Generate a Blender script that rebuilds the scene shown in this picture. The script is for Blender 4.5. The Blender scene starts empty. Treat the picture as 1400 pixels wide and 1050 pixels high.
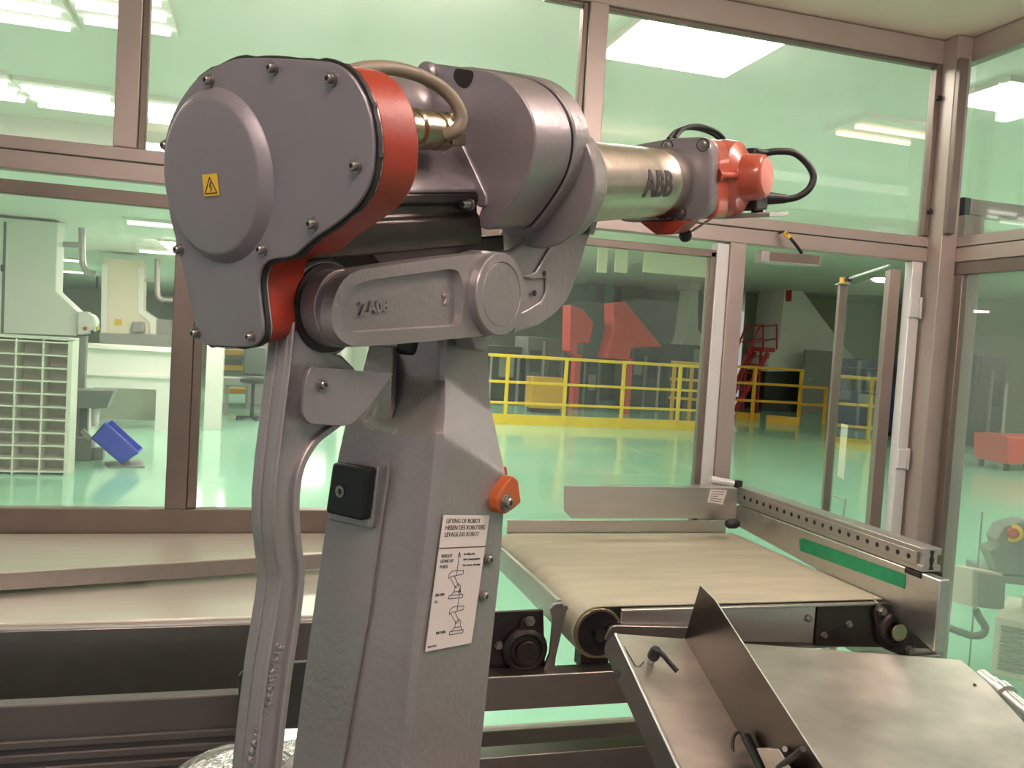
import bpy, bmesh, math, random
from mathutils import Vector as V, Matrix
random.seed(4)
SC = bpy.context.scene
COL = SC.collection
PI = math.pi
# ------------------------------------------------------------------ camera (solved from the vanishing points)
F = 1180.0
def nz(v): return v.normalized()
_up = nz(V((.061, 1, 55/F)))
_y = V(((366-700)/F, -(470+.061*(366-700)-525)/F, -1.0))
_Y = nz(_y - _up*_y.dot(_up)); _X = _Y.cross(_up)
RT = Matrix((_X, _Y, _up))                       # camera space -> world
CAM = V((0, 0, 1.55))
cd = bpy.data.cameras.new('camera'); cam = bpy.data.objects.new('camera', cd); COL.objects.link(cam)
cd.sensor_width = 36; cd.lens = F/1400*36; cd.clip_start = .02; cd.clip_end = 200
cam.matrix_world = Matrix.Translation(CAM) @ RT.to_4x4()
SC.camera = cam
def ray(px, py): return RT @ V(((px-700)/F, -(py-525)/F, -1.0))
def at(px, py, w): return CAM + ray(px, py)*w
def hit(px, py, o, n):
    r = ray(px, py); return CAM + r*((o-CAM).dot(n)/r.dot(n))
def hY(px, py, y): return hit(px, py, V((0, y, 0)), V((0, 1, 0)))
def hX(px, py, x): return hit(px, py, V((x, 0, 0)), V((1, 0, 0)))
def hZ(px, py, z=0.0): return hit(px, py, V((0, 0, z)), V((0, 0, 1)))
# ------------------------------------------------------------------ materials
def s2l(c):
    o = []
    for x in c:
        x = x/255.0; o.append(x/12.92 if x <= .04045 else ((x+.055)/1.055)**2.4)
    return (*o, 1)
MATS = {}
def mat(name, col, rough=.5, metal=0.0, var=.12, vscale=6.0, bump=0.0, bscale=60.0, stretch=None, coat=0.0, spec=.5, rvar=0.0):
    m = bpy.data.materials.new(name); m.use_nodes = True
    nt = m.node_tree; b = nt.nodes['Principled BSDF']
    b.inputs['Roughness'].default_value = rough; b.inputs['Metallic'].default_value = metal
    b.inputs['Coat Weight'].default_value = coat; b.inputs['Specular IOR Level'].default_value = spec
    c = s2l(col)
    tc = nt.nodes.new('ShaderNodeTexCoord'); mp = nt.nodes.new('ShaderNodeMapping')
    nt.links.new(tc.outputs['Object'], mp.inputs['Vector'])
    if stretch: mp.inputs['Scale'].default_value = stretch
    n = nt.nodes.new('ShaderNodeTexNoise'); n.inputs['Scale'].default_value = vscale; n.inputs['Detail'].default_value = 5
    nt.links.new(mp.outputs['Vector'], n.inputs['Vector'])
    r = nt.nodes.new('ShaderNodeValToRGB')
    r.color_ramp.elements[0].position = .3; r.color_ramp.elements[1].position = .7
    r.color_ramp.elements[0].color = (*[x*(1-var) for x in c[:3]], 1)
    r.color_ramp.elements[1].color = (*[min(1, x*(1+var)) for x in c[:3]], 1)
    nt.links.new(n.outputs['Fac'], r.inputs['Fac']); nt.links.new(r.outputs['Color'], b.inputs['Base Color'])
    if rvar:
        mr = nt.nodes.new('ShaderNodeMapRange'); mr.inputs['To Min'].default_value = max(.02, rough-rvar); mr.inputs['To Max'].default_value = rough+rvar
        nt.links.new(n.outputs['Fac'], mr.inputs['Value']); nt.links.new(mr.outputs['Result'], b.inputs['Roughness'])
    if bump:
        n2 = nt.nodes.new('ShaderNodeTexNoise'); n2.inputs['Scale'].default_value = bscale; n2.inputs['Detail'].default_value = 3
        nt.links.new(mp.outputs['Vector'], n2.inputs['Vector'])
        bp = nt.nodes.new('ShaderNodeBump'); bp.inputs['Strength'].default_value = bump; bp.inputs['Distance'].default_value = .012 if bump >= 1 else .004
        nt.links.new(n2.outputs['Fac'], bp.inputs['Height']); nt.links.new(bp.outputs['Normal'], b.inputs['Normal'])
    MATS[name] = m; return m
def emit(name, col, strength):
    m = bpy.data.materials.new(name); m.use_nodes = True; nt = m.node_tree
    b = nt.nodes['Principled BSDF']; b.inputs['Base Color'].default_value = (0.8, 0.8, 0.8, 1)
    b.inputs['Emission Color'].default_value = s2l(col); b.inputs['Emission Strength'].default_value = strength
    MATS[name] = m; return m
def glass(name, tint, haze, hcol, refl=.9):
    m = bpy.data.materials.new(name); m.use_nodes = True; nt = m.node_tree
    for x in list(nt.nodes): nt.nodes.remove(x)
    out = nt.nodes.new('ShaderNodeOutputMaterial')
    tr = nt.nodes.new('ShaderNodeBsdfTransparent'); tr.inputs['Color'].default_value = tint
    gl = nt.nodes.new('ShaderNodeBsdfGlossy'); gl.inputs['Roughness'].default_value = .015; gl.inputs['Color'].default_value = (1, 1, 1, 1)
    df = nt.nodes.new('ShaderNodeBsdfDiffuse'); df.inputs['Color'].default_value = hcol
    tl = nt.nodes.new('ShaderNodeBsdfTranslucent'); tl.inputs['Color'].default_value = hcol
    ad = nt.nodes.new('ShaderNodeMixShader'); nt.links.new(df.outputs[0], ad.inputs[1]); nt.links.new(tl.outputs[0], ad.inputs[2])
    lw = nt.nodes.new('ShaderNodeLayerWeight'); lw.inputs['Blend'].default_value = .5
    pw = nt.nodes.new('ShaderNodeMath'); pw.operation = 'POWER'; pw.inputs[1].default_value = 4.0
    ma = nt.nodes.new('ShaderNodeMath'); ma.operation = 'MULTIPLY_ADD'; ma.inputs[1].default_value = refl; ma.inputs[2].default_value = .035
    nt.links.new(lw.outputs['Facing'], pw.inputs[0]); nt.links.new(pw.outputs[0], ma.inputs[0])
    tc = nt.nodes.new('ShaderNodeTexCoord'); n = nt.nodes.new('ShaderNodeTexNoise'); n.inputs['Scale'].default_value = 3; n.inputs['Detail'].default_value = 6
    nt.links.new(tc.outputs['Object'], n.inputs['Vector'])
    hz = nt.nodes.new('ShaderNodeMapRange'); hz.inputs['From Min'].default_value = .3; hz.inputs['From Max'].default_value = .75
    hz.inputs['To Min'].default_value = haze*.6; hz.inputs['To Max'].default_value = haze*1.4
    nt.links.new(n.outputs['Fac'], hz.inputs['Value'])
    m1 = nt.nodes.new('ShaderNodeMixShader'); m2 = nt.nodes.new('ShaderNodeMixShader')
    nt.links.new(hz.outputs[0], m1.inputs[0]); nt.links.new(tr.outputs[0], m1.inputs[1]); nt.links.new(ad.outputs[0], m1.inputs[2])
    nt.links.new(ma.outputs[0], m2.inputs[0]); nt.links.new(m1.outputs[0], m2.inputs[1]); nt.links.new(gl.outputs[0], m2.inputs[2])
    nt.links.new(m2.outputs[0], out.inputs['Surface'])
    MATS[name] = m; return m
M = MATS
mat('robot_grey', (146, 139, 142), .36, .55, .06, 8, .10, 140)
mat('robot_grey_cast', (152, 146, 146), .36, .5, .07, 8, .30, 90)
mat('cover_grey', (138, 131, 136), .42, .5, .07, 7, .04, 200)
mat('orange', (150, 44, 22), .42, 0, .06, 10, .05, 150, coat=.05)
mat('orange_pale', (168, 76, 56), .30, 0, .06, 10, .08, 60, coat=.5)
mat('pink_cap', (214, 138, 124), .45, 0, .04)
mat('lug_orange', (172, 84, 42), .4, 0, .08)
mat('black', (22, 21, 22), .5, 0, .1)
mat('black_gloss', (20, 20, 22), .25, 0, .1)
mat('gasket', (38, 35, 35), .6, 0, .25, 80)
mat('hose', (128, 116, 98), .5, 0, .05)
mat('dark_steel', (74, 68, 64), .35, .9, .2, 12)
mat('iron', (58, 52, 50), .45, .7, .3, 20, .2, 80)
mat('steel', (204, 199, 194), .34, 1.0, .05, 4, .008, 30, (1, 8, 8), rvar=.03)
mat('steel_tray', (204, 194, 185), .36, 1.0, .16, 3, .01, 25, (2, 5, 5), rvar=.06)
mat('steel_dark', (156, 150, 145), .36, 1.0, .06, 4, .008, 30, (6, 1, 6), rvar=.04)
mat('fin_steel_reflection', (112, 103, 97), .30, 1.0, .06, 4)  # dark reflections seen on the fin, put into its base colour
mat('rib_grey', (94, 90, 87), .5, .2, .06, 3)
mat('brass', (168, 154, 130), .26, 1.0, .08, 30)
mat('tube_steel', (188, 178, 164), .30, 1.0, .10, 30, .15, 60)
mat('bolt', (150, 144, 140), .35, .9, .1, 40)
mat('silver_wrap', (190, 188, 186), .24, .8, .1, 10, 1.0, 38)
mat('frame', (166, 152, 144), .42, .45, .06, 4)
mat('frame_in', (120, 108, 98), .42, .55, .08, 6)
mat('white_alu', (214, 212, 208), .4, .3, .04)
mat('alu', (180, 175, 170), .35, .8, .06, 10)
mat('belt', (170, 162, 140), .7, 0, .10, 3.5, .08, 120, (1, 5, 1))
mat('green_tape', (20, 140, 92), .5, 0, .15, 25)
mat('yellow_label', (222, 180, 48), .45, 0, .04)
mat('paper', (214, 204, 198), .55, 0, .02)
mat('ink', (58, 50, 50), .6, 0, .02)
mat('white_paint', (226, 224, 214), .5, 0, .03, 2)
mat('cream_paint', (222, 212, 188), .5, 0, .03, 2)
mat('grid_white', (232, 230, 214), .55, 0, .03, 3)
mat('grey_paint', (140, 140, 134), .5, 0, .05, 3)
mat('mid_grey', (104, 108, 104), .5, 0, .1, 3)
mat('dark_machine', (62, 66, 62), .5, .2, .25, 3)
mat('blue_crate', (30, 62, 190), .4, 0, .08, 6)
mat('navy', (44, 54, 92), .5, 0, .15, 4)
mat('yellow', (238, 196, 20), .42, 0, .05, 4)
mat('amber', (214, 160, 40), .45, 0, .05, 4)
mat('red', (170, 34, 40), .45, 0, .08, 4)
mat('red_pale', (204, 72, 62), .5, 0, .08, 4)
mat('estop_red', (190, 60, 50), .35, 0, .05)
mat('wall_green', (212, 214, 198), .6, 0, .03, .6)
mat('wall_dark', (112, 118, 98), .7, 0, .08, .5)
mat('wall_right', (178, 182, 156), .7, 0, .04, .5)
mat('hall_ceiling', (236, 230, 220), .65, 0, .03, .4)
mat('cell_ceiling', (232, 212, 196), .55, 0, .05, 3)
mat('beige_box', (214, 206, 190), .5, 0, .04, 4)
mat('clear_lid', (150, 148, 140), .3, 0, .05)
mat('conduit', (120, 122, 114), .5, 0, .05)
mat('pillar_green', (96, 122, 96), .6, 0, .06)
fl = mat('floor_epoxy', (164, 216, 188), .10, 0, .035, .35, .015, 1.2, spec=.6)
emit('hall_fill', (255, 236, 234), 29.0)  # glow of the added hall panels kept out of view
emit('hall_fill_right', (255, 240, 230), 38.0)  # stronger glow for added panels brightening the right-hand hall
emit('panel_light', (255, 246, 244), 14.0)
emit('thin_tube', (255, 246, 244), 4.5)
mat('pale_top', (206, 196, 184), .32, .45, .05, 4, .006, 30, (1, 8, 8), rvar=.03)
mat('bounce_block_grey', (112, 104, 98), .6, 0, .1, 3)  # grey for the added plate that cuts green floor bounce
emit('cell_light', (255, 236, 230), 70.0)
emit('faint_light', (255, 226, 196), 1.0)
glass('pane', (.945, .98, .95, 1), .03, (.76, .84, .76, 1))
glass('pane_upper', (.945, .972, .945, 1), .06, (.76, .85, .77, 1))
glass('pane_door', (.945, .98, .95, 1), .03, (.76, .84, .76, 1), .45)
glass('pane_hazy', (.92, .965, .925, 1), .09, (.80, .84, .78, 1))
# ------------------------------------------------------------------ mesh helpers
class B:
    def __init__(s): s.bm = bmesh.new()
    def face(s, pts):
        return s.bm.faces.new([s.bm.verts.new(p) for p in pts])
    def prism(s, pts, vec, cap=True):
        pts = [V(p) for p in pts]; vec = V(vec); n = len(pts)
        a = [s.bm.verts.new(p) for p in pts]; b = [s.bm.verts.new(p+vec) for p in pts]
        if cap: s.bm.faces.new(a); s.bm.faces.new(list(reversed(b)))
        for i in range(n):
            j = (i+1) % n; s.bm.faces.new((a[j], a[i], b[i], b[j]))
        return s
    def box(s, lo, hi):
        x0, y0, z0 = lo; x1, y1, z1 = hi
        return s.prism([(x0, y0, z0), (x1, y0, z0), (x1, y1, z0), (x0, y1, z0)], (0, 0, z1-z0))
    def obox(s, c, u, v, w):                      # centre and three half vectors
        c, u, v, w = V(c), V(u), V(v), V(w)
        return s.prism([c-u-v-w, c+u-v-w, c+u+v-w, c-u+v-w], w*2)
    def bar(s, p, q, w, h, upv=(0, 0, 1)):
        p, q = V(p), V(q); d = nz(q-p); upv = V(upv)
        side = d.cross(upv)
        if side.length < 1e-4: side = d.cross(V((0, 1, 0)))
        side.normalize(); u2 = side.cross(d)
        return s.obox((p+q)/2, (q-p)/2, side*(w/2), u2*(h/2))
    def cyl(s, p0, p1, r0, r1=None, seg=32, cap=True):
        r1 = r0 if r1 is None else r1
        p0, p1 = V(p0), V(p1); d = p1-p0
        return s.lathe(p0, d, [(r0, 0), (r1, d.length)], seg, cap)
    def lathe(s, o, axis, prof, seg=40, cap=True):
        o = V(o); ax = nz(V(axis)); t = V((0, 0, 1)) if abs(ax.z) < .9 else V((1, 0, 0))
        u = nz(ax.cross(t)); v = ax.cross(u); rings = []
        for r, h in prof:
            rings.append([s.bm.verts.new(o+ax*h+(u*math.cos(k*2*PI/seg)+v*math.sin(k*2*PI/seg))*r) for k in range(seg)])
        for A_, B_ in zip(rings, rings[1:]):
            for k in range(seg):
                l = (k+1) % seg; s.bm.faces.new((A_[k], A_[l], B_[l], B_[k]))
        if cap:
            s.bm.faces.new(list(reversed(rings[0]))); s.bm.faces.new(rings[-1])
        return s
    def tube(s, pts, r, seg=12, sub=8, smooth=True):
        pts = [V(p) for p in pts]
        if smooth and len(pts) > 2: pts = catmull(pts, sub)
        rings = []; pn = None
        for i, p in enumerate(pts):
            d = nz(pts[min(i+1, len(pts)-1)]-pts[max(i-1, 0)])
            if pn is None:
                t = V((0, 0, 1)) if abs(d.z) < .9 else V((1, 0, 0)); u = nz(d.cross(t))
            else: u = nz(pn-d*pn.dot(d))
            pn = u; v = d.cross(u)
            rr = r(i/(len(pts)-1)) if callable(r) else r
            rings.append([s.bm.verts.new(p+(u*math.cos(k*2*PI/seg)+v*math.sin(k*2*PI/seg))*rr) for k in range(seg)])
        for A_, B_ in zip(rings, rings[1:]):
            for k in range(seg):
                l = (k+1) % seg; s.bm.faces.new((A_[k], A_[l], B_[l], B_[k]))
        s.bm.faces.new(list(reversed(rings[0]))); s.bm.faces.new(rings[-1])
        return s
    def loft(s, secs, cap=True):
        rings = [[s.bm.verts.new(p) for p in sec] for sec in secs]; n = len(rings[0])
        for A_, B_ in zip(rings, rings[1:]):
            for k in range(n):
                l = (k+1) % n; s.bm.faces.new((A_[k], A_[l], B_[l], B_[k]))
        if cap: s.bm.faces.new(list(reversed(rings[0]))); s.bm.faces.new(rings[-1])
        return s
def catmull(P, sub=8):
    out = []
    Q = [P[0]*2-P[1]] + P + [P[-1]*2-P[-2]]
    for i in range(1, len(Q)-2):
        a, b, c, d = Q[i-1], Q[i], Q[i+1], Q[i+2]
        for k in range(sub):
            t = k/sub
            out.append(.5*((b*2)+(c-a)*t+(a*2-b*5+c*4-d)*t*t+(b*3-a-c*3+d)*t**3))
    out.append(P[-1]); return out
def resample(P, n, closed=True):
    P = [V(p) for p in P]; Q = P+[P[0]] if closed else P
    L = [0]
    for a, b in zip(Q, Q[1:]): L.append(L[-1]+(b-a).length)
    out = []; tot = L[-1]; j = 0
    for k in range(n):
        t = tot*k/(n if closed else n-1)
        while j < len(L)-2 and L[j+1] < t: j += 1
        f = (t-L[j])/max(1e-9, L[j+1]-L[j]); out.append(Q[j].lerp(Q[j+1], f))
    return out
def rounded(P, rad, seg=5):
    P = [V(p) for p in P]; out = []; n = len(P)
    for i in range(n):
        a, b, c = P[i-1], P[i], P[(i+1) % n]; r = rad[i] if isinstance(rad, (list, tuple)) else rad
        u = a-b; w = c-b; r = min(r, u.length*.48, w.length*.48)
        if r < 1e-5: out.append(b); continue
        p, q = b+nz(u)*r, b+nz(w)*r
        for k in range(seg+1):
            t = k/seg; out.append(p.lerp(b, t).lerp(b.lerp(q, t), t))
    return out
ORG = {}
def obj(name, b, m, parent=None, bevel=0.0, bseg=2, ang=35, flat=False, origin=None):
    bm = b.bm if isinstance(b, B) else b
    bmesh.ops.remove_doubles(bm, verts=bm.verts, dist=1e-6)
    bmesh.ops.recalc_face_normals(bm, faces=bm.faces)
    me = bpy.data.meshes.new(name)
    if parent is not None: o0 = ORG[parent.name]
    elif origin is not None: o0 = V(origin)
    else:
        xs = [v.co for v in bm.verts]
        o0 = V(((min(p.x for p in xs)+max(p.x for p in xs))/2, (min(p.y for p in xs)+max(p.y for p in xs))/2, min(p.z for p in xs)))
    bmesh.ops.translate(bm, verts=bm.verts, vec=-o0)
    bm.to_mesh(me); bm.free()
    me.materials.append(MATS[m] if isinstance(m, str) else m)
    if not flat:
        for p in me.polygons: p.use_smooth = True
        me.set_sharp_from_angle(angle=math.radians(ang))
    o = bpy.data.objects.new(name, me); COL.objects.link(o)
    if parent is not None: o.parent = parent
    else: o.location = o0
    ORG[o.name] = o0
    if bevel:
        md = o.modifiers.new('bevel', 'BEVEL'); md.width = bevel; md.segments = bseg; md.limit_method = 'ANGLE'; md.angle_limit = math.radians(40)
        md.harden_normals = False
    return o
def thing(name, loc, label, cat, group=None):
    o = bpy.data.objects.new(name, None); COL.objects.link(o); o.location = V(loc); o.empty_display_size = .05
    ORG[o.name] = V(loc); o['label'] = label; o['category'] = cat
    if group: o['group'] = group
    return o
def tag(o, label, cat, group=None, kind=None):
    if label: o['label'] = label
    if cat: o['category'] = cat
    if group: o['group'] = group
    if kind: o['kind'] = kind
    return o
def struct(name, b, m, parent=None, bevel=0.0, label=None):
    o = obj(name, b, m, parent, bevel)
    if parent is None: o['kind'] = 'structure'
    return o
def dup(root, d, label=None):
    r = root.copy(); COL.objects.link(r); r.location = root.location+V(d)
    if label: r['label'] = label
    for ch in list(root.children):
        c = ch.copy(); COL.objects.link(c); c.parent = r
        for g in ch.children:
            e = g.copy(); COL.objects.link(e); e.parent = c
    return r
def text(name, body, m, parent, fmap, size=1.0, depth=.0005, align='LEFT', bold=0.0, sub=0):
    """lettering: fmap(x, y, z) takes text units to world points"""
    cu = bpy.data.curves.new('lettering', 'FONT'); cu.body = body; cu.size = size; cu.align_x = align; cu.offset = bold*size
    cu.resolution_u = 3; cu.extrude = .5
    ob = bpy.data.objects.new('lettering', cu); COL.objects.link(ob)
    dg = bpy.context.evaluated_depsgraph_get(); dg.update()
    me = bpy.data.meshes.new_from_object(ob.evaluated_get(dg))
    bm = bmesh.new(); bm.from_mesh(me)
    if sub:
        bmesh.ops.triangulate(bm, faces=bm.faces)
        for _ in range(sub): bmesh.ops.subdivide_edges(bm, edges=[e for e in bm.edges if e.calc_length() > size*.08], cuts=1); bmesh.ops.triangulate(bm, faces=bm.faces)
    for v in bm.verts: v.co = fmap(v.co.x, v.co.y, v.co.z*depth*2)
    COL.objects.unlink(ob); bpy.data.objects.remove(ob); bpy.data.curves.remove(cu); bpy.data.meshes.remove(me)
    return obj(name, bm, m, parent, flat=True)
Z = V((0, 0, 1))
# ================================================================== SETTING
YW = 3.0; XR = 2.685
b = B(); b.face([(-14, -3, 0), (24, -3, 0), (24, 36, 0), (-14, 36, 0)]); struct('floor', b, 'floor_epoxy')
b = B(); b.box((-2.6, -1.6, .0005), (2.685, 2.96, .004)); struct('floor_bounce_block', b, 'bounce_block_grey')  # unseen plate added to keep green floor bounce off the robot
b = B(); b.box((-14, 2.97, 3.0), (24, 7.2, 3.06)); struct('ceiling', b, 'hall_ceiling')
b = B(); b.box((-14, 7.2, 2.6), (2.2, 36, 3.0)); struct('ceiling_left', b, 'hall_ceiling')
b = B(); b.box((2.2, 7.2, 3.7), (24, 36, 3.76)); struct('ceiling_right', b, 'hall_ceiling')
b = B(); b.box((-14, 35.9, 0), (2.6, 36, 2.6)); struct('wall_far_left', b, 'wall_green')
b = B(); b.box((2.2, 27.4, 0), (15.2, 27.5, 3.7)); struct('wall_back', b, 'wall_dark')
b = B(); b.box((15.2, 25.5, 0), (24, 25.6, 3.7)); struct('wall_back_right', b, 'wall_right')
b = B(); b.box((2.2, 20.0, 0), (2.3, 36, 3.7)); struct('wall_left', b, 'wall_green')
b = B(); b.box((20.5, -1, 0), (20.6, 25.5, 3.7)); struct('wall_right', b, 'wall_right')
b = B(); b.box((-2.6, -1.6, 2.90), (XR+.05, 3.06, 2.95)); struct('ceiling_cell', b, 'cell_ceiling')
# ---- aluminium enclosure frame, back wall at Y=3 and right wall at X=2.685
TN = [0]
def trim(b, m='frame', bevel=.003, parent=None):
    TN[0] += 1; return struct('trim_%d' % TN[0], b, m, parent, bevel)
def rail_x(x0, x1, z0, z1, y0=YW, y1=YW+.05, m='frame', bevel=.003): return trim(B().box((x0, y0, z0), (x1, y1, z1)), m, bevel)
rail_x(-2.6, XR, 2.80, 2.895)                                             # top rail
rail_x(-2.6, XR, 2.0535, 2.095); rail_x(-2.6, XR, 1.992, 2.0505)           # double middle rail with a groove
rail_x(-2.6, .47, .845, .94, m='frame_in')                                              # sill rail, its shade under the overhead light put into a darker finish
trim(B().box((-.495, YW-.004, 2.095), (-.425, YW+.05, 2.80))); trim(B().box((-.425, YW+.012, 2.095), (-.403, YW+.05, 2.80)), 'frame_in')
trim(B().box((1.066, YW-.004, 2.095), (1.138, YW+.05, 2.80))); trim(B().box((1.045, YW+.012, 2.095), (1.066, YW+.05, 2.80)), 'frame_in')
trim(B().box((-.298, YW, .94), (-.232, YW+.05, 1.992)), 'frame_in'); trim(B().box((-.232, YW+.012, .94), (-.203, YW+.05, 1.992)), 'frame_in')  # lower post: shade under the overhead light put into its darker colour
trim(B().box((.40, YW, 0), (.47, YW+.05, 1.992)))
trim(B().box((1.70, YW-.004, 0), (1.768, YW+.06, 1.992)))                   # door post
trim(B().box((1.648, YW+.006, 0), (1.70, YW+.05, 1.985)), 'white_alu')      # white channel beside it
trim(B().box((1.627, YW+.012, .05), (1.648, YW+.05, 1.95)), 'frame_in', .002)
trim(B().box((2.548, YW+.006, 0), (2.600, YW+.05, 1.992)), 'white_alu')      # hinge strip
cp = trim(B().box((2.61, YW-.075, 0), (XR, YW+.05, 2.895)))                      # corner post
for zc in (2.66, 2.20): obj('plug', B().cyl((2.600, YW+.002, zc), (2.600, YW-.012, zc), .011, seg=16), 'black', cp)
trim(B().box((2.585, YW+.0, 2.10), (2.61, YW+.04, 2.80)), 'frame_in')
trim(B().box((2.61, YW-.10, 2.10), (2.65, YW-.075, 2.80)), 'frame_in')
trim(B().box((XR, -.5, 2.80), (XR+.05, YW, 2.895)), 'frame')
trim(B().box((XR, -.5, 2.0535), (XR+.05, YW, 2.095))); trim(B().box((XR, -.5, 1.992), (XR+.05, YW, 2.0505)))
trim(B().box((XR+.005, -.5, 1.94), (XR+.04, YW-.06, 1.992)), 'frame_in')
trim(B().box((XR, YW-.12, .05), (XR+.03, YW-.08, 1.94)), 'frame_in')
trim(B().box((XR, -.5, .0), (XR+.05, YW, .12)))
trim(B().box((.47, YW, 0), (1.70, YW+.05, .12)))
# gaskets under the middle rail
trim(B().box((-2.6, YW+.012, 1.918), (.40, YW+.045, 1.962)), 'frame_in', .002)
trim(B().box((.47, YW+.012, 1.93), (1.648, YW+.045, 1.958)), 'frame_in', .002)
trim(B().box((.9, YW+.016, 2.786), (2.585, YW+.045, 2.80)), 'frame_in', .002)
# outer neighbouring frame seen through the right wall
trim(B().box((XR+.055, YW-.05, 0), (XR+.155, YW+.04, 2.195)), 'frame')
trim(B().box((XR+.09, YW-.04, 2.20), (XR+1.2, YW+.03, 2.265)), 'frame')
trim(B().box((XR+.05, YW-.035, 2.198), (XR+.09, YW+.02, 2.268)), 'black', .002)
WN = [0]
def window(lo, hi, m='pane'):
    WN[0] += 1; o = struct('window_%d' % WN[0], B().box(lo, hi), m); return o
g0, g1 = YW+.022, YW+.028
window((-2.6, g0, 2.095), (-.495, g1, 2.80), 'pane_upper'); window((-.403, g0, 2.095), (1.045, g1, 2.80), 'pane_upper')
window((1.138, g0, 2.095), (2.585, g1, 2.80), 'pane_upper')
window((-2.6, g0, .94), (-.298, g1, 1.96)); window((-.203, g0, .94), (.40, g1, 1.96)); window((.47, g0, .12), (1.63, g1, 1.955))
window((XR+.02, -.5, 2.095), (XR+.026, YW-.08, 2.80), 'pane_upper'); window((XR+.02, -.5, .12), (XR+.026, YW-.09, 1.94), 'pane_hazy')
# ---- hinged safety door, swung outwards
HX, HY = 2.535, YW+.055
ang = math.atan2(3.92-HY, 2.91-HX); du = V((math.cos(ang), math.sin(ang), 0)); dn = V((-du.y, du.x, 0)); DL = .93
def DP(u, z, n=0): return V((HX, HY, 0))+du*u+dn*n+Z*z
door = struct('door_1', B().prism([DP(0, .1), DP(.085, .1), DP(.085, 1.96), DP(0, 1.96)], dn*.04), 'frame_in', None, .002)
def dpart(name, u0, u1, z0, z1, m, n0=0.0, n1=.04, bev=.002):
    return obj(name, B().prism([DP(u0, z0, n0), DP(u1, z0, n0), DP(u1, z1, n0), DP(u0, z1, n0)], dn*(n1-n0)), m, door, bev)
dpart('stile', DL-.05, DL, .1, 1.96, 'frame_in'); dpart('bottom_rail', .085, DL-.05, .1, .16, 'frame_in')
dpart('pane', .085, DL-.05, .16, 1.95, 'pane_door', .017, .022, 0)
dpart('edge_strip', -.004, 0, .1, 1.96, 'frame_in', .0, .045)
dpart('top_cap', DL-.06, DL+.02, 1.962, 1.97, 'alu', -.01, .05)
b = B(); b.cyl(DP(DL-.03, 1.97, .02), DP(DL-.03, 2.0, .02), .02); obj('yellow_knob', b, 'amber', door)
b = B(); b.cyl(DP(DL-.10, 1.985, .02), DP(DL-.16, 1.985, .02), .014); obj('stay_joint', b, 'black', door)
b = B(); b.tube([DP(DL-.14, 1.986, .02), DP(.1, 1.985, .02)], .006, smooth=False); obj('stay_rod', b, 'white_alu', door)
b = B(); b.tube([DP(DL-.09, .86, -.005), DP(DL-.16, .86, -.04), DP(DL-.16, .72, -.04), DP(DL-.09, .72, -.005)], .008, smooth=False); obj('door_handle', b, 'alu', door)
# hinges on the white strip
for zc in (1.80, .90+.27):
    b = B(); b.box((2.545, YW-.006, zc-.04), (2.588, YW+.005, zc+.04)); b.box((2.588, YW-.010, zc-.045), (2.6, YW+.004, zc+.045))
    obj('hinge', b, 'white_alu', door, .002)
b = B(); b.prism([DP(DL-.19, .98, .012), DP(DL-.32, .98, .012), DP(DL-.32, 1.25, .012), DP(DL-.19, 1.25, .012)], dn*.001)
tag(obj('paper_notice', b, 'paper'), 'white paper sheet stuck on the glass of the open door', 'paper')
# ================================================================== LIGHTS
def hall_light(x, y, z, w, d, label, m='panel_light', tubes=0, group='hall ceiling lights'):
    t = thing('ceiling_light', (x, y, z), label, 'ceiling light', group)
    obj('housing', B().box((x-w/2-.03, y-d/2-.03, z-.03), (x+w/2+.03, y+d/2+.03, z)), 'hall_ceiling', t)
    if tubes:
        for k in range(tubes):
            yy = y-d/2+(k+.5)*d/tubes
            obj('tube_lamp', B().cyl((x-w/2, yy, z-.05), (x+w/2, yy, z-.05), .014, seg=10), m, t)
    else:
        obj('diffuser', B().box((x-w/2, y-d/2, z-.05), (x+w/2, y+d/2, z-.031)), m, t)
    return t
p = hZ(868, 45, 2.95); q = hZ(1040, 74, 2.95)
hall_light((p.x+q.x)/2+.02, p.y+.06, 3.0, .64, .62, 'bright white ceiling panel just beyond the glass above the orange robot wrist')
p = hZ(1345, 130, 2.95); hall_light(p.x+.36, p.y+.02, 3.0, .7, .34, 'bright white ceiling panel seen through the right-hand glass wall')
def strip_light(x0, y0, x1, y1, z, label, m='thin_tube', n=3):
    p = hZ(x0, y0, z-.05); q = hZ(x1, y1, z-.05)
    return hall_light((p.x+q.x)/2, (p.y+q.y)/2, z, max(.3, q.x-p.x), (.60 if n == 3 else .35) if n > 1 else .2, label, m, n)
strip_light(40, 131, 158, 149, 3.0, 'triple tube ceiling light left of the upper left mullion')
strip_light(-95, 112, 22, 127, 3.0, 'triple tube ceiling light cut by the left picture edge, lower row')
strip_light(198, 154, 330, 172, 3.0, 'triple tube ceiling light behind the upper left mullion and the robot cover')
strip_light(-60, 2, 80, 16, 3.0, 'triple tube ceiling light at the top left corner of the picture')
strip_light(105, 10, 226, 24, 3.0, 'triple tube ceiling light crossing the upper left mullion at the top')
strip_light(1150, 180, 1265, 190, 3.0, 'dim tube ceiling light in the upper right pane', 'faint_light', n=2)
for (a, b_, c, d_, lab) in ((172, 303, 240, 312, 'long tube ceiling light above the second white machine'), (190, 343, 240, 348, 'short tube ceiling light beyond the second white machine'),
        (88, 356, 107, 357, 'upper small tube light between the white machines'), (88, 372, 112, 373, 'lower small tube light between the white machines')):
    strip_light(a, b_, c, d_, 2.6, lab, n=1)
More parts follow.
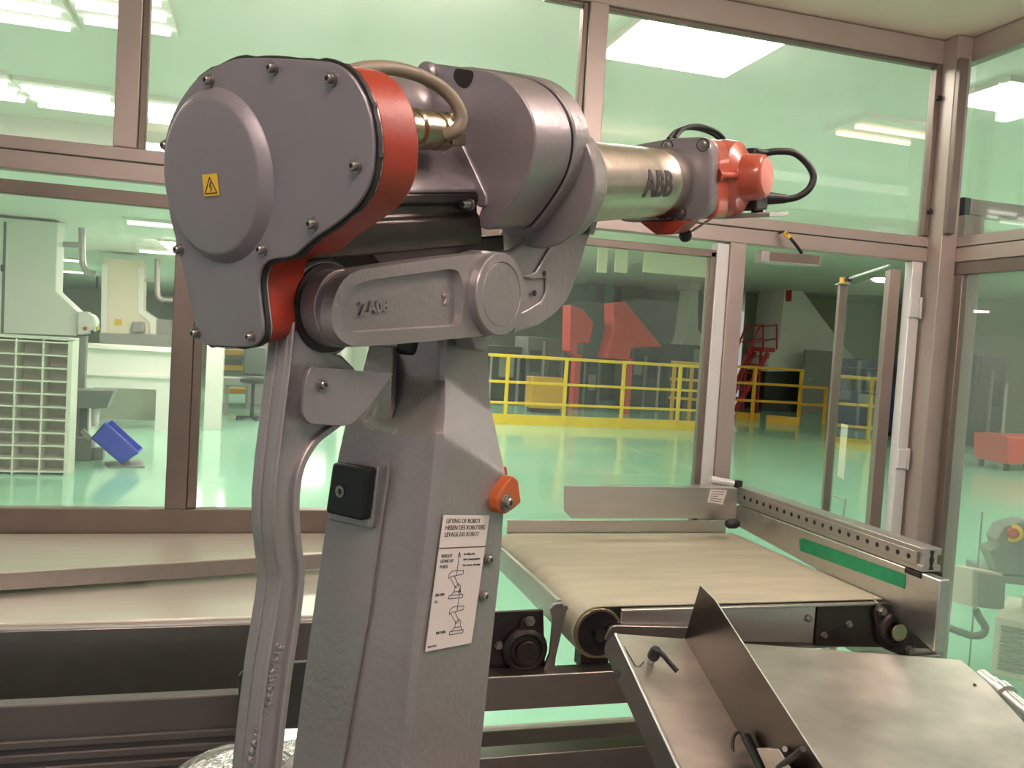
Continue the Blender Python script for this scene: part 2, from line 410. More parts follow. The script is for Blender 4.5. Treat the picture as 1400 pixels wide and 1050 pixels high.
for i, (x, y, z, w_, d_, m_) in enumerate(((-5.5, 12, 2.6, 1.2, .6, 'hall_fill'), (-1.1, 12.4, 2.6, .5, 1.2, 'hall_fill'), (-1.1, 20, 2.6, .6, 1.2, 'hall_fill'), (-5, 20, 2.6, 1.2, .6, 'hall_fill'), (.8, 9, 2.6, 1.0, .8, 'hall_fill'), (1, 15, 2.6, 1.2, .6, 'hall_fill'), (1.2, 26, 2.6, 1.2, .6, 'hall_fill'),
        (2.75, 12, 3.7, .8, .8, 'hall_fill_right'), (3.6, 15.5, 3.7, .8, .8, 'hall_fill_right'), (5, 22, 3.7, 1, 1, 'hall_fill_right'), (12.5, 9, 3.7, 1.2, .6, 'hall_fill_right'), (18, 13, 3.7, 1.2, .6, 'hall_fill_right'), (9.2, 6.3, 3.0, 1.2, .6, 'hall_fill_right'), (-4.5, 5.2, 3.0, 1.2, .6, 'hall_fill'), (-1.6, 3.32, 3.0, 1.2, .3, 'hall_fill'), (.25, 3.32, 3.0, 1.2, .3, 'hall_fill'), (7.5, 4.6, 3.0, 1.2, .6, 'hall_fill'))):
    hall_light(x, y, z, w_, d_, 'added light panel placed out of view to brighten the hall', m_)  # added panels to brighten hall and ceiling
def cell_light(x, y, w, label):
    t = thing('ceiling_light', (x, y, 2.9), label, 'ceiling light')
    obj('housing', B().box((x-w/2-.02, y-.03, 2.765), (x+w/2+.02, y+.03, 2.785)), 'white_paint', t)
    for dx in (-w*.35, w*.35): obj('hanger', B().cyl((x+dx, y, 2.785), (x+dx, y, 2.9), .006, seg=8), 'alu', t)
    for dy_ in (-.05, .05): obj('tube_lamp', B().cyl((x-w/2, y+dy_, 2.76), (x+w/2, y+dy_, 2.76), .018, seg=12), 'cell_light', t)  # unseen tubes, hung low so they also light the cell ceiling
cell_light(1.75, 1.0, 1.2, 'unseen warm twin tube lamp inside the glass enclosure over the inclined tray')
cell_light(-.3, -.5, 1.2, 'unseen warm twin tube lamp inside the enclosure over the rear of the robot')
w = bpy.data.worlds.new('world'); SC.world = w; w.use_nodes = True
w.node_tree.nodes['Background'].inputs['Color'].default_value = (.92, .88, .86, 1); w.node_tree.nodes['Background'].inputs['Strength'].default_value = .35
# ================================================================== ROBOT
AP_ = nz(ray(1557, 255))                                       # direction of the upper arm
A = nz(V((AP_.x, AP_.y, 0))); N = V((A.y, -A.x, 0)); ZP = N.cross(AP_)
O = at(674, 245, 1.07); E0 = at(674, 400, 1.07)
def S(px, py, s): return hit(px, py, O+AP_*s, AP_)             # point of a pixel on the plane at station s along the arm
def SP(s, n, z): return O+AP_*s+N*n+ZP*z
def NPx(px, py, n): return hit(px, py, E0+N*n, N)
def EP(a, n, z): return E0+A*a+N*n+Z*z
def APx(px, py, a): return hit(px, py, E0+A*a, A)
BASE = V((E0.x+.02, E0.y+.05, 0))
robot = thing('industrial_robot', BASE, 'large grey and orange articulated robot arm in the middle of the glass enclosure', 'robot arm')
def rp(name, b, m, bevel=0.0, bseg=2, parent=None, label=None, ang=35):
    o = obj(name, b, m, parent or robot, bevel, bseg, ang)
    if label: o['label'] = label
    return o
def bolt(p, axis, r=.0055, h=.006, parent=None, name='bolt', m='bolt', m2='black'):
    p = V(p); ax = nz(V(axis)); b = B()
    b.lathe(p, ax, [(r*1.45, -.001), (r*1.45, h*.25), (r, h*.26), (r, h*.8), (r*.8, h), (r*.45, h), (r*.45, h*.5)], 18)
    return rp(name, b, m, parent=parent)
# --- rear cover, gasket and orange housing
s0 = -.346
cov = [(224, 205), (226, 190), (231, 170), (240, 148), (252, 128), (267, 109), (286, 95), (310, 84), (332, 79), (375, 79.5), (420, 82), (446, 84), (464, 90), (480, 103), (491, 119), (500, 138), (506, 160), (510, 188),
       (510, 215), (508, 236), (501, 259), (488, 280), (470, 297), (450, 312), (430, 325), (414, 339), (402, 349), (388, 353), (375, 354), (363, 359), (356, 370), (353, 388), (356, 420), (359, 447), (357, 463), (347, 473),
       (330, 475), (300, 473.5), (280, 471), (270, 458), (262, 425), (250, 370), (242, 335), (233, 300), (226, 255), (224, 230)]
C3 = [S(x, y, s0) for x, y in cov]
cc = sum(C3, V())/len(C3)
C3d = catmull(C3+[C3[0]], 3)[:-1]
def grow(P, d):
    out = []
    for i, p in enumerate(P):
        t = nz(P[(i+1) % len(P)]-P[i-1]); out.append(p+nz(t.cross(AP_))*d)
    return out
sgn = 1 if (grow(C3d, .01)[0]-cc).length > (C3d[0]-cc).length else -1
cover = rp('rear_cover', B().prism(C3d, AP_*.004), 'cover_grey', .0012)
gp = [p+nz(p-cc)*random.uniform(0, .0022) for p in grow(C3d, sgn*.0012)]
rp('gasket', B().prism([p+AP_*.0042 for p in gp], AP_*.005), 'gasket', parent=cover, label='dark ragged gasket')
rp('gasket_lip', B().prism([p+AP_*.0094 for p in grow(C3d, sgn*.0006)], AP_*.002), 'alu', parent=cover)
oh = rp('drum_housing', B().prism([p+AP_*.0115 for p in grow(C3d, -sgn*.001)], AP_*.0475), 'orange', .003, label='orange rear housing')
dc = SP(s0, -.077, .004)
rp('raised_disc', B().lathe(dc+AP_*.001, -AP_, [(.0850, 0), (.0835, .0008), (.0815, .0026), (.0745, .0092), (.0725, .0102), (.070, .0105), (.035, .0106), (.001, .0106)], 64), 'cover_grey', parent=cover)
for x, y in ((287, 110), (374, 93), (454, 108), (487, 227), (428, 306), (359, 341), (246, 341), (269, 455), (344, 460), (229, 199)):
    bolt(S(x, y, s0), -AP_, .0045, .0065, parent=cover)
# warning label on the disc
sl = s0-.0101
wl = [S(277, 239, sl), S(297, 237, sl), S(300, 267, sl), S(280, 268.5, sl)]
wlab = rp('warning_label', B().prism(wl, -AP_*.0006), 'yellow_label', parent=cover, label='yellow high voltage label')
def WL(u, v, d=.0013): return wl[0]+(wl[1]-wl[0])*u+(wl[3]-wl[0])*v-AP_*d
tri = [(.5, .14), (.9, .88), (.1, .88)]
b = B()
for (x0, y0), (x1, y1) in zip(tri, tri[1:]+tri[:1]): b.bar(WL(x0, y0, .0008), WL(x1, y1, .0008), .0011, .0005, -AP_)
for pl in (((.56, .36), (.44, .58), (.56, .6), (.5, .8)),):
    for (x0, y0), (x1, y1) in zip(pl, pl[1:]): b.bar(WL(x0, y0, .0008), WL(x1, y1, .0008), .0012, .0005, -AP_)
text_o = obj('warning_symbol', b, 'ink', cover, flat=True)
# --- motors between rear housing and gearbox
def sbox(s_0, s_1, n0, n1, z0, z1): return [SP(s_0, n0, z0), SP(s_0, n1, z0), SP(s_0, n1, z1), SP(s_0, n0, z1)], AP_*(s_1-s_0)
b = B(); prof = [(-.105, -.080), (-.020, -.080), (-.016, -.066), (-.016, -.046), (-.022, -.040), (-.022, -.030), (-.014, -.026), (-.014, -.016), (-.105, -.016)]
b.prism([SP(-.288, n, z) for n, z in prof], AP_*.282); rp('motor_block', b, 'dark_steel', .002, label='dark lower motor block')
b = B(); prof = [(-.12, -.016), (-.014, -.016), (-.022, -.002), (-.045, .030), (-.075, .060), (-.12, .060)]
b.prism([SP(-.288, n, z) for n, z in prof], AP_*.282); rp('motor_body', b, 'robot_grey', .006, 3)
rp('motor_cap', B().lathe(SP(-.288, -.085, .085), AP_, [(.034, 0), (.034, .20), (.040, .21), (.040, .235), (.032, .25), (.032, .285)], 40), 'robot_grey', .002)
cn = rp('connector', B().lathe(SP(-.29, -.020, .056), AP_, [(.019, 0), (.019, .10), (.0195, .101), (.0195, .17), (.0225, .172), (.0225, .196), (.0205, .198), (.0205, .206), (.0225, .207), (.0225, .222), (.016, .224), (.016, .236)], 40), 'brass', label='brass coloured round cable connector')
b = B(); c0 = SP(-.075, -.020, .056)
for dz in (-.011, .011): rp('clamp_jaw', B().obox(c0+ZP*dz+AP_*.012, AP_*.012, N*.021, ZP*.007), 'brass', .0015, parent=cn)
rp('lower_connector', B().lathe(SP(-.29, .0, .0), AP_, [(.012, 0), (.012, .06), (.015, .061), (.015, .08)], 24), 'brass')
# beige hose looping from the rear housing to the connector
hp = [at(452, 108, .80), at(476, 99, .815), at(505, 93, .84), at(540, 94, .875), at(575, 104, .905), at(605, 121, .925), at(624, 142, .935), at(631, 162, .94), at(624, 178, .94), at(610, 185, .945)]
rp('hose', B().tube(hp, .0072, 14), 'hose', label='beige cable hose')
# --- gearbox housing
sf = -.01
hf = [(572, 92), (578, 86), (592, 86.5), (659, 95.5), (682, 102), (703, 117), (718, 137), (728, 158), (733, 183), (731, 211), (724, 238), (710, 263), (692, 290), (674, 312), (664, 315), (651, 307), (655, 292), (661, 276), (620, 194), (590, 137)]
H3 = rounded([S(x, y, sf) for x, y in hf], [.006, .006, .003, .02, .02, .02, .02, .02, .02, .02, .02, .02, .02, .01, .006, .006, .01, .008, .01, .01], 3)
gear = rp('gearbox_housing', B().prism(H3, AP_*.082), 'robot_grey', .009, 4, label='dark grey rounded gearbox housing')
fl_ = [(570, 106), (577, 100), (588, 104), (665, 268), (665, 282), (654, 284), (640, 262)]
rp('flange', B().prism(rounded([S(x, y, sf-.004) for x, y in fl_], .004, 3), AP_*.02), 'robot_grey', .002, parent=gear)
rp('boss', B().lathe(S(586, 103, sf), -AP_, [(.016, -.004), (.016, .006), (.012, .009), (.006, .009)], 28), 'robot_grey', parent=gear)
for x, y in ((553, 124), (599, 213), (638, 280), (586, 103)): bolt(S(x+(5 if y > 200 else 0), y, sf-(.02 if y > 200 else .008)), -AP_, .0048, .016, parent=gear)
b = B(); b.tube([S(588, 108, sf-.001), S(615, 160, sf-.001), S(640, 218, sf-.001), S(664, 268, sf-.001)], .0028, 8); rp('rib', b, 'robot_grey', parent=gear)
rp('recess', B().prism(rounded([S(x, y, sf-.0008) for x, y in ((622, 93), (648, 97), (645, 112), (637, 122), (627, 118), (619, 106))], .006, 4), AP_*.001), 'dark_steel', parent=gear, label='hollow in the gearbox top')
rp('seam', B().prism([p+AP_*.082 for p in grow(H3, 0)], AP_*.003), 'black', label='dark joint line')
# --- elbow casting behind the seam, running down to the elbow
def scale_about(P, k, c=None):
    c = c or sum(P, V())/len(P); return [c+(p-c)*k for p in P]
col1 = scale_about(H3, 1.05)
yoke = rp('arm_yoke', B().prism([p+AP_*.085 for p in col1], AP_*.035), 'robot_grey_cast', .006, 3)
rp('collar', B().lathe(SP(.12, 0, -.003), AP_, [(.088, -.02), (.084, .015), (.072, .04), (.064, .055), (.062, .06)], 56), 'robot_grey_cast', .002, parent=yoke)
eo = [(640, 440), (640, 360), (657, 347), (700, 341), (716, 330), (723, 313), (735, 303), (752, 290), (768, 272), (784, 250), (798, 232), (813, 229), (815, 250), (809, 290), (804, 318), (796, 343), (781, 391), (772, 411), (757, 428), (734, 444), (700, 454), (679, 458)]
elb = rp('elbow_casting', B().prism([NPx(x, y, -.034) for x, y in eo], -N*.05), 'robot_grey_cast', .005, 3)
up_ = [(757, 325), (804, 318), (796, 343), (781, 391), (772, 411), (757, 428), (734, 444), (700, 455), (708, 428), (722, 421), (737, 411), (744, 398), (744, 380), (726, 382), (712, 378), (729, 372), (745, 345)]
rp('web_plate', B().prism([NPx(x, y, -.034) for x, y in up_], N*.004), 'robot_grey_cast', .0025, 3, parent=elb)
rp('rib', B().prism([NPx(x, y, -.034) for x, y in ((800, 236), (814, 230), (816, 250), (809, 300), (803, 322), (797, 318), (803, 290))], N*.012), 'robot_grey_cast', .002, parent=elb)
for x, y in ((744, 374), (731, 401)):
    p = NPx(x, y, -.030); rp('hole', B().cyl(p-N*.001, p+N*.0006, .0042, seg=20), 'black', parent=elb)
# far twin of the yoke's arm (seen under the gearbox)
b = B(); b.prism([EP(-.06, -.30, -.07), EP(.06, -.30, -.07), EP(.16, -.30, .02), EP(.15, -.30, .16), EP(.04, -.30, .08), EP(-.06, -.30, .05)], N*.05); rp('far_elbow_casting', b, 'robot_grey_cast', .005)
b = B(); b.cyl(EP(.0, -.34, 0), EP(0, -.05, 0), .046); rp('elbow_shaft', b, 'dark_steel')
b = B(); b.prism([SP(-.16, -.10, -.115), SP(-.02, -.10, -.115), SP(.06, -.10, -.09), SP(.06, -.10, -.07), SP(-.2, -.10, -.07)], N*.07); rp('underside_bracket', b, 'dark_steel', .003)
# --- tube
tb = rp('arm_tube', B().lathe(SP(.15, .006, -.003), AP_, [(.0575, 0), (.0565, .10), (.0555, .2), (.0545, .27), (.0548, .2705), (.0530, .2715), (.0530, .2745), (.0545, .2755), (.053, .36)], 72), 'tube_steel', label='shiny steel forearm tube')
def tubemap(s_, ang0, r):
    def f(x, y, z):
        th = ang0+(y/r)
        d = N*math.cos(th)+ZP*math.sin(th)
        return SP(s_+x, .006, -.003)+d*(r+.0012-.0125*x+z)
    return f
text('brand_lettering', 'ABB', 'ink', tb, tubemap(.292, -.42, .0551), .054, .0007, bold=.03, sub=4)
# --- wrist
wf = [(-.085, -.062), (-.060, -.067), (.060, -.0675), (.082, -.056), (.0885, -.035), (.0885, .040), (.084, .056), (.072, .066), (.02, .068), (-.06, .062), (-.085, .045)]
fl2 = rp('wrist_flange', B().prism(rounded([SP(.475, n, z) for n, z in wf], .012, 4), AP_*.030), 'robot_grey', .004, 3, label='dark grey wrist flange')
rp('flange_neck', B().lathe(SP(.42, .004, -.003), AP_, [(.052, 0), (.0525, .025), (.0535, .040), (.056, .049), (.060, .056)], 56), 'robot_grey', parent=fl2)
for x, y in ((912, 200), (961, 198), (899, 293), (914, 293), (930, 290)):
    p = S(x, y, .475); rp('bolt_seat', B().lathe(p, -AP_, [(.011, -.002), (.011, .0006)], 24), 'black', parent=fl2); bolt(p, -AP_, .0065, .004, parent=fl2)
wh = rp('wrist_housing', B().prism(rounded([SP(.505, n, z) for n, z in ((-.084, -.064), (.084, -.066), (.087, -.03), (.087, .04), (.078, .064), (-.07, .066), (-.084, .05))], .014, 4), AP_*.055), 'orange_pale', .008, 3, label='glossy pale orange wrist housing')
wc = SP(.612, 0, .001)
b = B(); b.lathe(wc-N*.08, N, [(.062, 0), (.068, .01), (.068, .14), (.062, .162), (.050, .170), (.041, .174), (.0385, .20), (.0365, .208), (.034, .2105)], 56); rp('wrist_drum', b, 'orange_pale', .001, parent=wh)
b = B(); b.lathe(wc+N*.1305, N, [(.031, 0), (.031, .002), (.029, .003)], 48); rp('axis_cap', b, 'pink_cap', parent=wh, label='pink round axis cap')
b = B(); b.tube([SP(.507, .088, .004), SP(.585, .094, .004)], .0055, 12, smooth=False); rp('rib', b, 'orange_pale', parent=wh)
b = B(); b.cyl(SP(.505, .0885, .004), SP(.512, .095, .004), .012, .003, 6); rp('rib_tip', b, 'orange_pale', parent=wh)
b = B(); b.prism([SP(.45, n, z) for n, z in ((-.03, -.066), (.055, -.066), (.03, -.088), (0, -.088))], AP_*.06); rp('lower_nose', b, 'orange', .003, parent=wh)
b = B(); b.obox(wc+N*.06+AP_*.07-ZP*.035, AP_*.03, N*.04, ZP*.022); rp('cable_socket', b, 'black', .004, label='black cable socket')
b = B(); b.obox(SP(.655, .09, -.064), AP_*.05, N*.05, ZP*.004); rp('tool_plate', b, 'alu', .001)
b = B(); b.obox(SP(.70, .085, .02), AP_*.004, N*.012, ZP*.022); b.obox(SP(.70, .085, -.052), AP_*.004, N*.012, ZP*.016); rp('tool_bracket', b, 'alu', .001)
b = B(); b.obox(SP(.69, .075, .02), AP_*.006, N*.008, ZP*.035); rp('bracket_post', b, 'black', .001)
wd = 1.62
rp('wrist_cable', B().tube([at(1032, 207, wd-.02), at(1045, 209, wd), at(1064, 207, wd), at(1085, 209, wd), at(1102, 222, wd), at(1112, 240, wd), at(1107, 257, wd), at(1093, 268, wd), at(1078, 272, wd), at(1060, 273, wd)], .0066, 12), 'black', label='looped black wrist cable')
rp('cable_plug', B().cyl(at(1074, 272, wd), at(1042, 271, wd), .0085, .013, 20), 'black')
for dy, dx in ((0, 0), (-3, 9)):
    rp('cable', B().tube([at(914+dx, 190+dy*.3, 1.56), at(924+dx, 180+dy, 1.58), at(941+dx, 175+dy, 1.62), at(962+dx*.6, 178+dy, 1.66), at(980+dx*.5, 187+dy, 1.68), at(994+dx*.5, 204, 1.70)], .0042, 10), 'black', label='black cable arching over the wrist')
b = B(); b.cyl(at(976, 297, 1.50), at(940, 320, 1.48), .0022, seg=10); lv = rp('locking_pin', b, 'alu')
rp('ball_knob', B().lathe(at(937, 322, 1.48)-Z*.011, Z, [(.004, 0), (.0085, .003), (.011, .0085), (.011, .0135), (.0085, .019), (.004, .022)], 24), 'black', parent=lv, label='black ball knob')
rp('lower_fitting', B().obox(S(872, 295, .40), AP_*.03, N*.012, ZP*.006), 'alu', .002)
# --- parallel link bar with the elbow disc
bo = [(484, 476), (466, 468), (455, 453), (451, 435), (454, 412), (462, 392), (472, 378), (487, 369), (560, 358), (640, 347.5), (668, 345), (695, 352), (709, 376), (711, 405), (705, 432), (692, 450), (676, 459), (640, 462.5), (560, 470)]
BO = [NPx(x, y, 0) for x, y in bo]; BOr = resample(rounded(BO, .02, 4), 90)
bi = [(487, 455), (474, 447), (467, 434), (468, 417), (478, 399), (492, 388), (506, 383), (560, 375.5), (618, 367.5), (629, 370), (634, 385), (635, 420), (632, 444), (620, 446.5), (560, 450)]
BI = resample(rounded([NPx(x, y, 0) for x, y in bi], .012, 4), 90)
k0 = min(range(90), key=lambda i: (BI[i]-BOr[0]).length); BI = BI[k0:]+BI[:k0]
bar = rp('linkage_bar', B().prism([p-N*.011 for p in BOr], -N*.030), 'robot_grey_cast', .004, 3)
b = B(); n_ = 90; vo = [b.bm.verts.new(p-N*.0112) for p in BOr]; v1 = [b.bm.verts.new(p-N*.0015) for p in scale_about(BOr, .985)]; v2 = [b.bm.verts.new(p-N*.0015) for p in BI]; v3 = [b.bm.verts.new(p-N*.0112) for p in scale_about(BI, .955)]
for R0, R1 in ((vo, v1), (v1, v2), (v2, v3)):
    for i in range(n_): b.bm.faces.new((R0[i], R0[(i+1) % n_], R1[(i+1) % n_], R1[i]))
rp('rim', b, 'robot_grey_cast', parent=bar, ang=60)
ec = EP(.005, 0, -.002)
rp('elbow_boss', B().lathe(ec-N*.045, N, [(.056, 0), (.054, .03), (.0525, .046), (.0515, .0535), (.050, .055), (.0405, .0555), (.0398, .054), (.0392, .0545), (.0385, .0552), (.002, .0552)], 64), 'robot_grey_cast', parent=bar)
pv = EP(-.229, 0, -.036)
rp('pivot_boss', B().lathe(pv-N*.07, N, [(.036, 0), (.036, .022), (.0405, .025), (.0405, .050)], 56), 'robot_grey_cast', .001, parent=bar)
bu = nz(NPx(600, 405, 0)-NPx(500, 418, 0)); bv = N.cross(bu)
if bv.z < 0: bv = -bv
def planemap(o, u, v, n):
    return lambda x, y, z: o+u*x+v*y+n*z
text('cast_lettering', 'ZA08', 'robot_grey_cast', bar, planemap(NPx(490, 431, -.011), bu, bv, N), .019, .0028, bold=.02)
text('cast_numeral', '2', 'robot_grey_cast', bar, planemap(NPx(605, 416, -.011), bu, bv, N), .017, .0026, bold=.025)
# --- linkage rod
nr = -.046
edge = [(397, 440), (394, 475), (391, 505), (384, 560), (376, 625), (371, 680), (371, 720), (375, 760), (379, 790), (376, 820), (371, 852), (362, 905), (352, 985), (345, 1050), (340, 1100)]
right = [(376, 1100), (381, 1050), (386, 1000), (396, 920), (406, 855), (412, 805), (413, 775), (409, 742), (406, 700), (408, 662), (416, 632), (432, 606), (452, 590), (474, 574), (486, 545), (488, 505), (470, 487), (448, 476), (425, 470)]
RO = [NPx(x, y, nr) for x, y in edge+right]
rod = rp('linkage_rod', B().prism(RO, -N*.034), 'robot_grey_cast', .004, 3)
rp('rod_eye', B().lathe(pv+N*nr, -N, [(.049, 0), (.0525, .003), (.0525, .033), (.050, .036)], 56), 'robot_grey_cast', .001, parent=rod)
rp('rod_washer', B().lathe(pv+N*(nr+.0005), N, [(.047, 0), (.047, .004)], 48), 'iron', parent=rod)
# raised flanges of the I-section and parting line
def offs(P, d):
    out = []
    for i, p in enumerate(P):
        t = nz(P[min(i+1, len(P)-1)]-P[max(i-1, 0)]); out.append(p+N.cross(t)*d)
    return out
ed = catmull([NPx(x, y, nr) for x, y in edge], 4)
for nm, pth, w_ in (('flange', ed, .003), ('flange', catmull([NPx(x, y, nr) for x, y in reversed(right[:14])], 4), .008)):
    b = B(); i1 = offs(pth, w_)
    if nm == 'flange' and pth is not ed: i1 = offs(pth, -w_)
    L = len(pth); P0 = pth; P1 = i1
    top0 = [b.bm.verts.new(p+N*.005) for p in P0]; top1 = [b.bm.verts.new(p+N*.005) for p in P1]; bt0 = [b.bm.verts.new(p-N*.001) for p in P0]; bt1 = [b.bm.verts.new(p-N*.001) for p in P1]
    for i in range(L-1):
        b.bm.faces.new((top0[i], top0[i+1], top1[i+1], top1[i])); b.bm.faces.new((bt0[i], bt0[i+1], top0[i+1], top0[i])); b.bm.faces.new((top1[i], top1[i+1], bt1[i+1], bt1[i]))
    rp(nm, b, 'robot_grey_cast', .0015, parent=rod)
b = B(); b.tube([p-N*.017-A*.0003 for p in ed], .0016, 8, smooth=False); rp('parting_line', b, 'robot_grey_cast', parent=rod)
tdir = nz(NPx(349, 1045, nr)-NPx(388, 880, nr)); tup = N.cross(tdir)
if tup.dot(A) < 0: tup = -tup
text('cast_lettering', '3HAB6324 -1/026', 'robot_grey_cast', rod, planemap(NPx(378, 878, nr), tdir, tup, N), .0165, .0024, bold=.012)
# bracket plate bolted to the rod
np_ = -.028
bp = rounded([NPx(x, y, np_) for x, y in ((425, 501), (538, 511), (530, 522), (505, 556), (478, 583), (424, 580), (414, 568), (418, 520))], [.006, .002, .004, .004, .012, .01, .006, .008], 4)
br = rp('bracket_plate', B().prism(bp, -N*.005), 'robot_grey', .001)
b = B(); b.prism([NPx(x, y, np_-.005) for x, y in ((424, 508), (470, 512), (466, 560), (424, 556))], -N*.014); rp('spacer', b, 'robot_grey', .001, parent=br)
bolt(NPx(440, 526, np_), N, .005, .006, parent=br)
# --- lower arm column (loft between its four edges)
def zline(pts):                                           # world polyline -> point at height z
    pts = sorted(pts, key=lambda p: p.z)
    def f(z):
        if z <= pts[0].z: a, b_ = pts[0], pts[1]
        elif z >= pts[-1].z: a, b_ = pts[-2], pts[-1]
        else:
            for a, b_ in zip(pts, pts[1:]):
                if a.z <= z <= b_.z: break
        t = (z-a.z)/(b_.z-a.z); return a+(b_-a)*t
    return f
FQ = [NPx(599, 590, -.011), NPx(691, 650, -.011), NPx(672, 562, -.070)]
FN = nz((FQ[1]-FQ[0]).cross(FQ[2]-FQ[0]))
def nface(a, z):                                           # depth of the right-hand face: label plane, slanting facet, set-back upper part
    p = EP(a, 0, z); t = (FQ[0]-p).dot(FN)/N.dot(FN)
    return max(-.068, min(-.011, t))
def fpt(px, py):
    n = -.011
    for _ in range(25):
        p = NPx(px, py, n)-E0; n = n*.5+.5*nface(p.dot(A), p.z)
    return NPx(px, py, n)
K = zline([fpt(*q) for q in ((606, 470), (605, 520), (604, 555), (602, 575), (599, 592), (594, 650), (580, 780), (565, 900), (552, 1050))])
Rr = zline([fpt(*q) for q in ((667, 470), (669, 545), (673, 565), (679, 595), (685, 622), (691, 649), (689, 690), (683, 780), (670, 900), (655, 1050))])
def lpt(px, py):
    a = -.07
    for _ in range(8):
        p = APx(px, py, a); a = (K(p.z)-E0).dot(A)
    return p
Ll = zline([lpt(506, 470), lpt(493, 520), lpt(470, 590), lpt(452, 680), lpt(440, 760), lpt(427, 850), lpt(413, 950), lpt(400, 1050)])
zt, zb = E0.z-.055, E0.z-.70
secs = []
for i in range(120):
    z = zt+(zb-zt)*i/119
    k, r_, l = K(z), Rr(z), Ll(z)
    bk = l+(r_-k); ka, ra = (k-E0).dot(A), (r_-E0).dot(A); fr = []
    for u in range(15):
        a_ = ka+(ra-ka)*u/14; fr.append(EP(a_, nface(a_, z-E0.z), z-E0.z))
    u1 = nz(l-k); cr_ = [k+u1*.014+(fr[1]-k)*0, k+u1*.006+(fr[1]-k)*.25]
    secs.append(cr_+fr[1:]+[bk+nz(r_-bk)*.006, bk, l+nz(bk-l)*.006, l])
colm = rp('lower_arm', B().loft(secs), 'robot_grey_cast', ang=28)
# raised left half of the rear face with its seam
seam = zline([lpt(541, 475), lpt(538, 560), lpt(534, 650), lpt(520, 740), lpt(505, 850), lpt(487, 950), lpt(470, 1050)])
secs = []
for i in range(24):
    z = zt-.02+(zb-zt+.02)*i/23
    s_, l = seam(z), Ll(z); l = l+N*.004
    secs.append([s_-A*.0055, s_+A*.004, l+A*.004, l-A*.0055])
rp('rear_panel', B().loft(secs), 'robot_grey_cast', .0018, parent=colm)
b = B(); b.tube([seam(zt-.02+(zb-zt+.02)*i/23)-A*.0045 for i in range(24)], .0022, 8, smooth=False); rp('seam_bead', b, 'robot_grey_cast', parent=colm)
b = B(); p = lpt(557, 468); b.obox(p+A*.012, A*.016, N*.022, Z*.022); rp('cable_opening', b, 'black', .012, 3, parent=colm, label='black opening under the link bar')
b = B(); b.prism([NPx(x, y, -.03) for x, y in ((640, 456), (690, 452), (672, 462), (663, 481), (650, 478), (645, 462))], -N*.03); rp('stop_lug', b, 'robot_grey_cast', .002)
# bumper block
bs = rp('bumper_base', B().prism(rounded([APx(x, y, -.098) for x, y in ((459, 640), (517, 638), (508, 724), (448, 711))], .004, 3), A*.05), 'robot_grey_cast', .002)
rp('bumper', B().prism(rounded([APx(x, y, -.113) for x, y in ((454, 632), (504, 640), (495, 713), (444, 701))], .006, 4), A*.016), 'black', .004, 4, parent=bs, label='black rubber bumper block')
p = APx(465, 672, -.113); rp('screw', B().lathe(p+A*.001, -A, [(.0075, 0), (.0075, .002), (.004, .0024), (.003, .001)], 24), 'bolt', parent=bs)
# orange lifting lug on the right edge
lug = [(681, 697), (680, 684), (684, 672), (697, 655), (701, 650), (709, 656), (713, 687), (704, 695), (692, 703), (685, 702)]
lg = rp('lifting_lug', B().prism(rounded([NPx(x, y, .004) for x, y in lug], .004, 3), -N*.016), 'lug_orange', .0025, 3, label='orange lifting lug')
b = B(); b.prism([NPx(x, y, -.02) for x, y in ((683, 638), (693, 637), (697, 662), (686, 655))], -N*.03); rp('lug_rear', b, 'lug_orange', .002, parent=lg)
p = NPx(691, 687, .004); rp('washer', B().lathe(p, N, [(.0115, 0), (.0115, .002)], 28), 'bolt', parent=lg); bolt(p+N*.002, N, .0068, .007, parent=lg)
for x, y in ((667, 765), (661, 815)): bolt(NPx(x, y, -.0095), N, .0055, .006, parent=colm)
# printed lifting label
pl = [NPx(606, 704, -.0092), NPx(669, 704.5, -.0092), NPx(644, 879, -.0092), NPx(581, 891, -.0092)]
lb = rp('lifting_label', B().prism(pl, N*.0006), 'paper', label='printed lifting instructions label')
uu, vv = pl[1]-pl[0], pl[3]-pl[0]
def LB(u, v, d=0.0): # bilinear on the label, v downwards
    return pl[0]*(1-u)*(1-v)+pl[1]*u*(1-v)+pl[2]*u*v+pl[3]*(1-u)*v+N*(.0008+d)
def lmap(u0, v0, k): # letters: k = label widths per text unit
    asp = uu.length/vv.length
    return lambda x, y, z: LB(u0+x*k, v0-y*k*asp, z)
def ltx(s_, u, v, h): text('label_text', s_, 'ink', lb, lmap(u, v, h), 1.0, .0002, bold=.0)
ltx('LIFTING OF ROBOT', .07, .06, .083); ltx('HEBEN DES ROBOTERS', .07, .11, .083); ltx('LEVAGE DU ROBOT', .07, .16, .083)
ltx('WEIGHT', .06, .315, .06); ltx('GEWICHT', .06, .355, .06); ltx('POIDS', .06, .395, .06)
ltx('See lifting data', .54, .305, .042); ltx('Siehe Ladungsangaben', .54, .345, .042); ltx('Voir donnees de levage', .54, .39, .042)
ltx('IRB 2400', .05, .60, .05); ltx('/16', .05, .65, .05); ltx('IRB 2400L', .17, .885, .05); ltx('3HAB 4732-1', .03, .975, .035)
b = B()
def seg(u0, v0, u1, v1, w_=.0007): b.bar(LB(u0, v0), LB(u1, v1), w_, .0003, N)
seg(.0, .245, 1, .245, .0012)
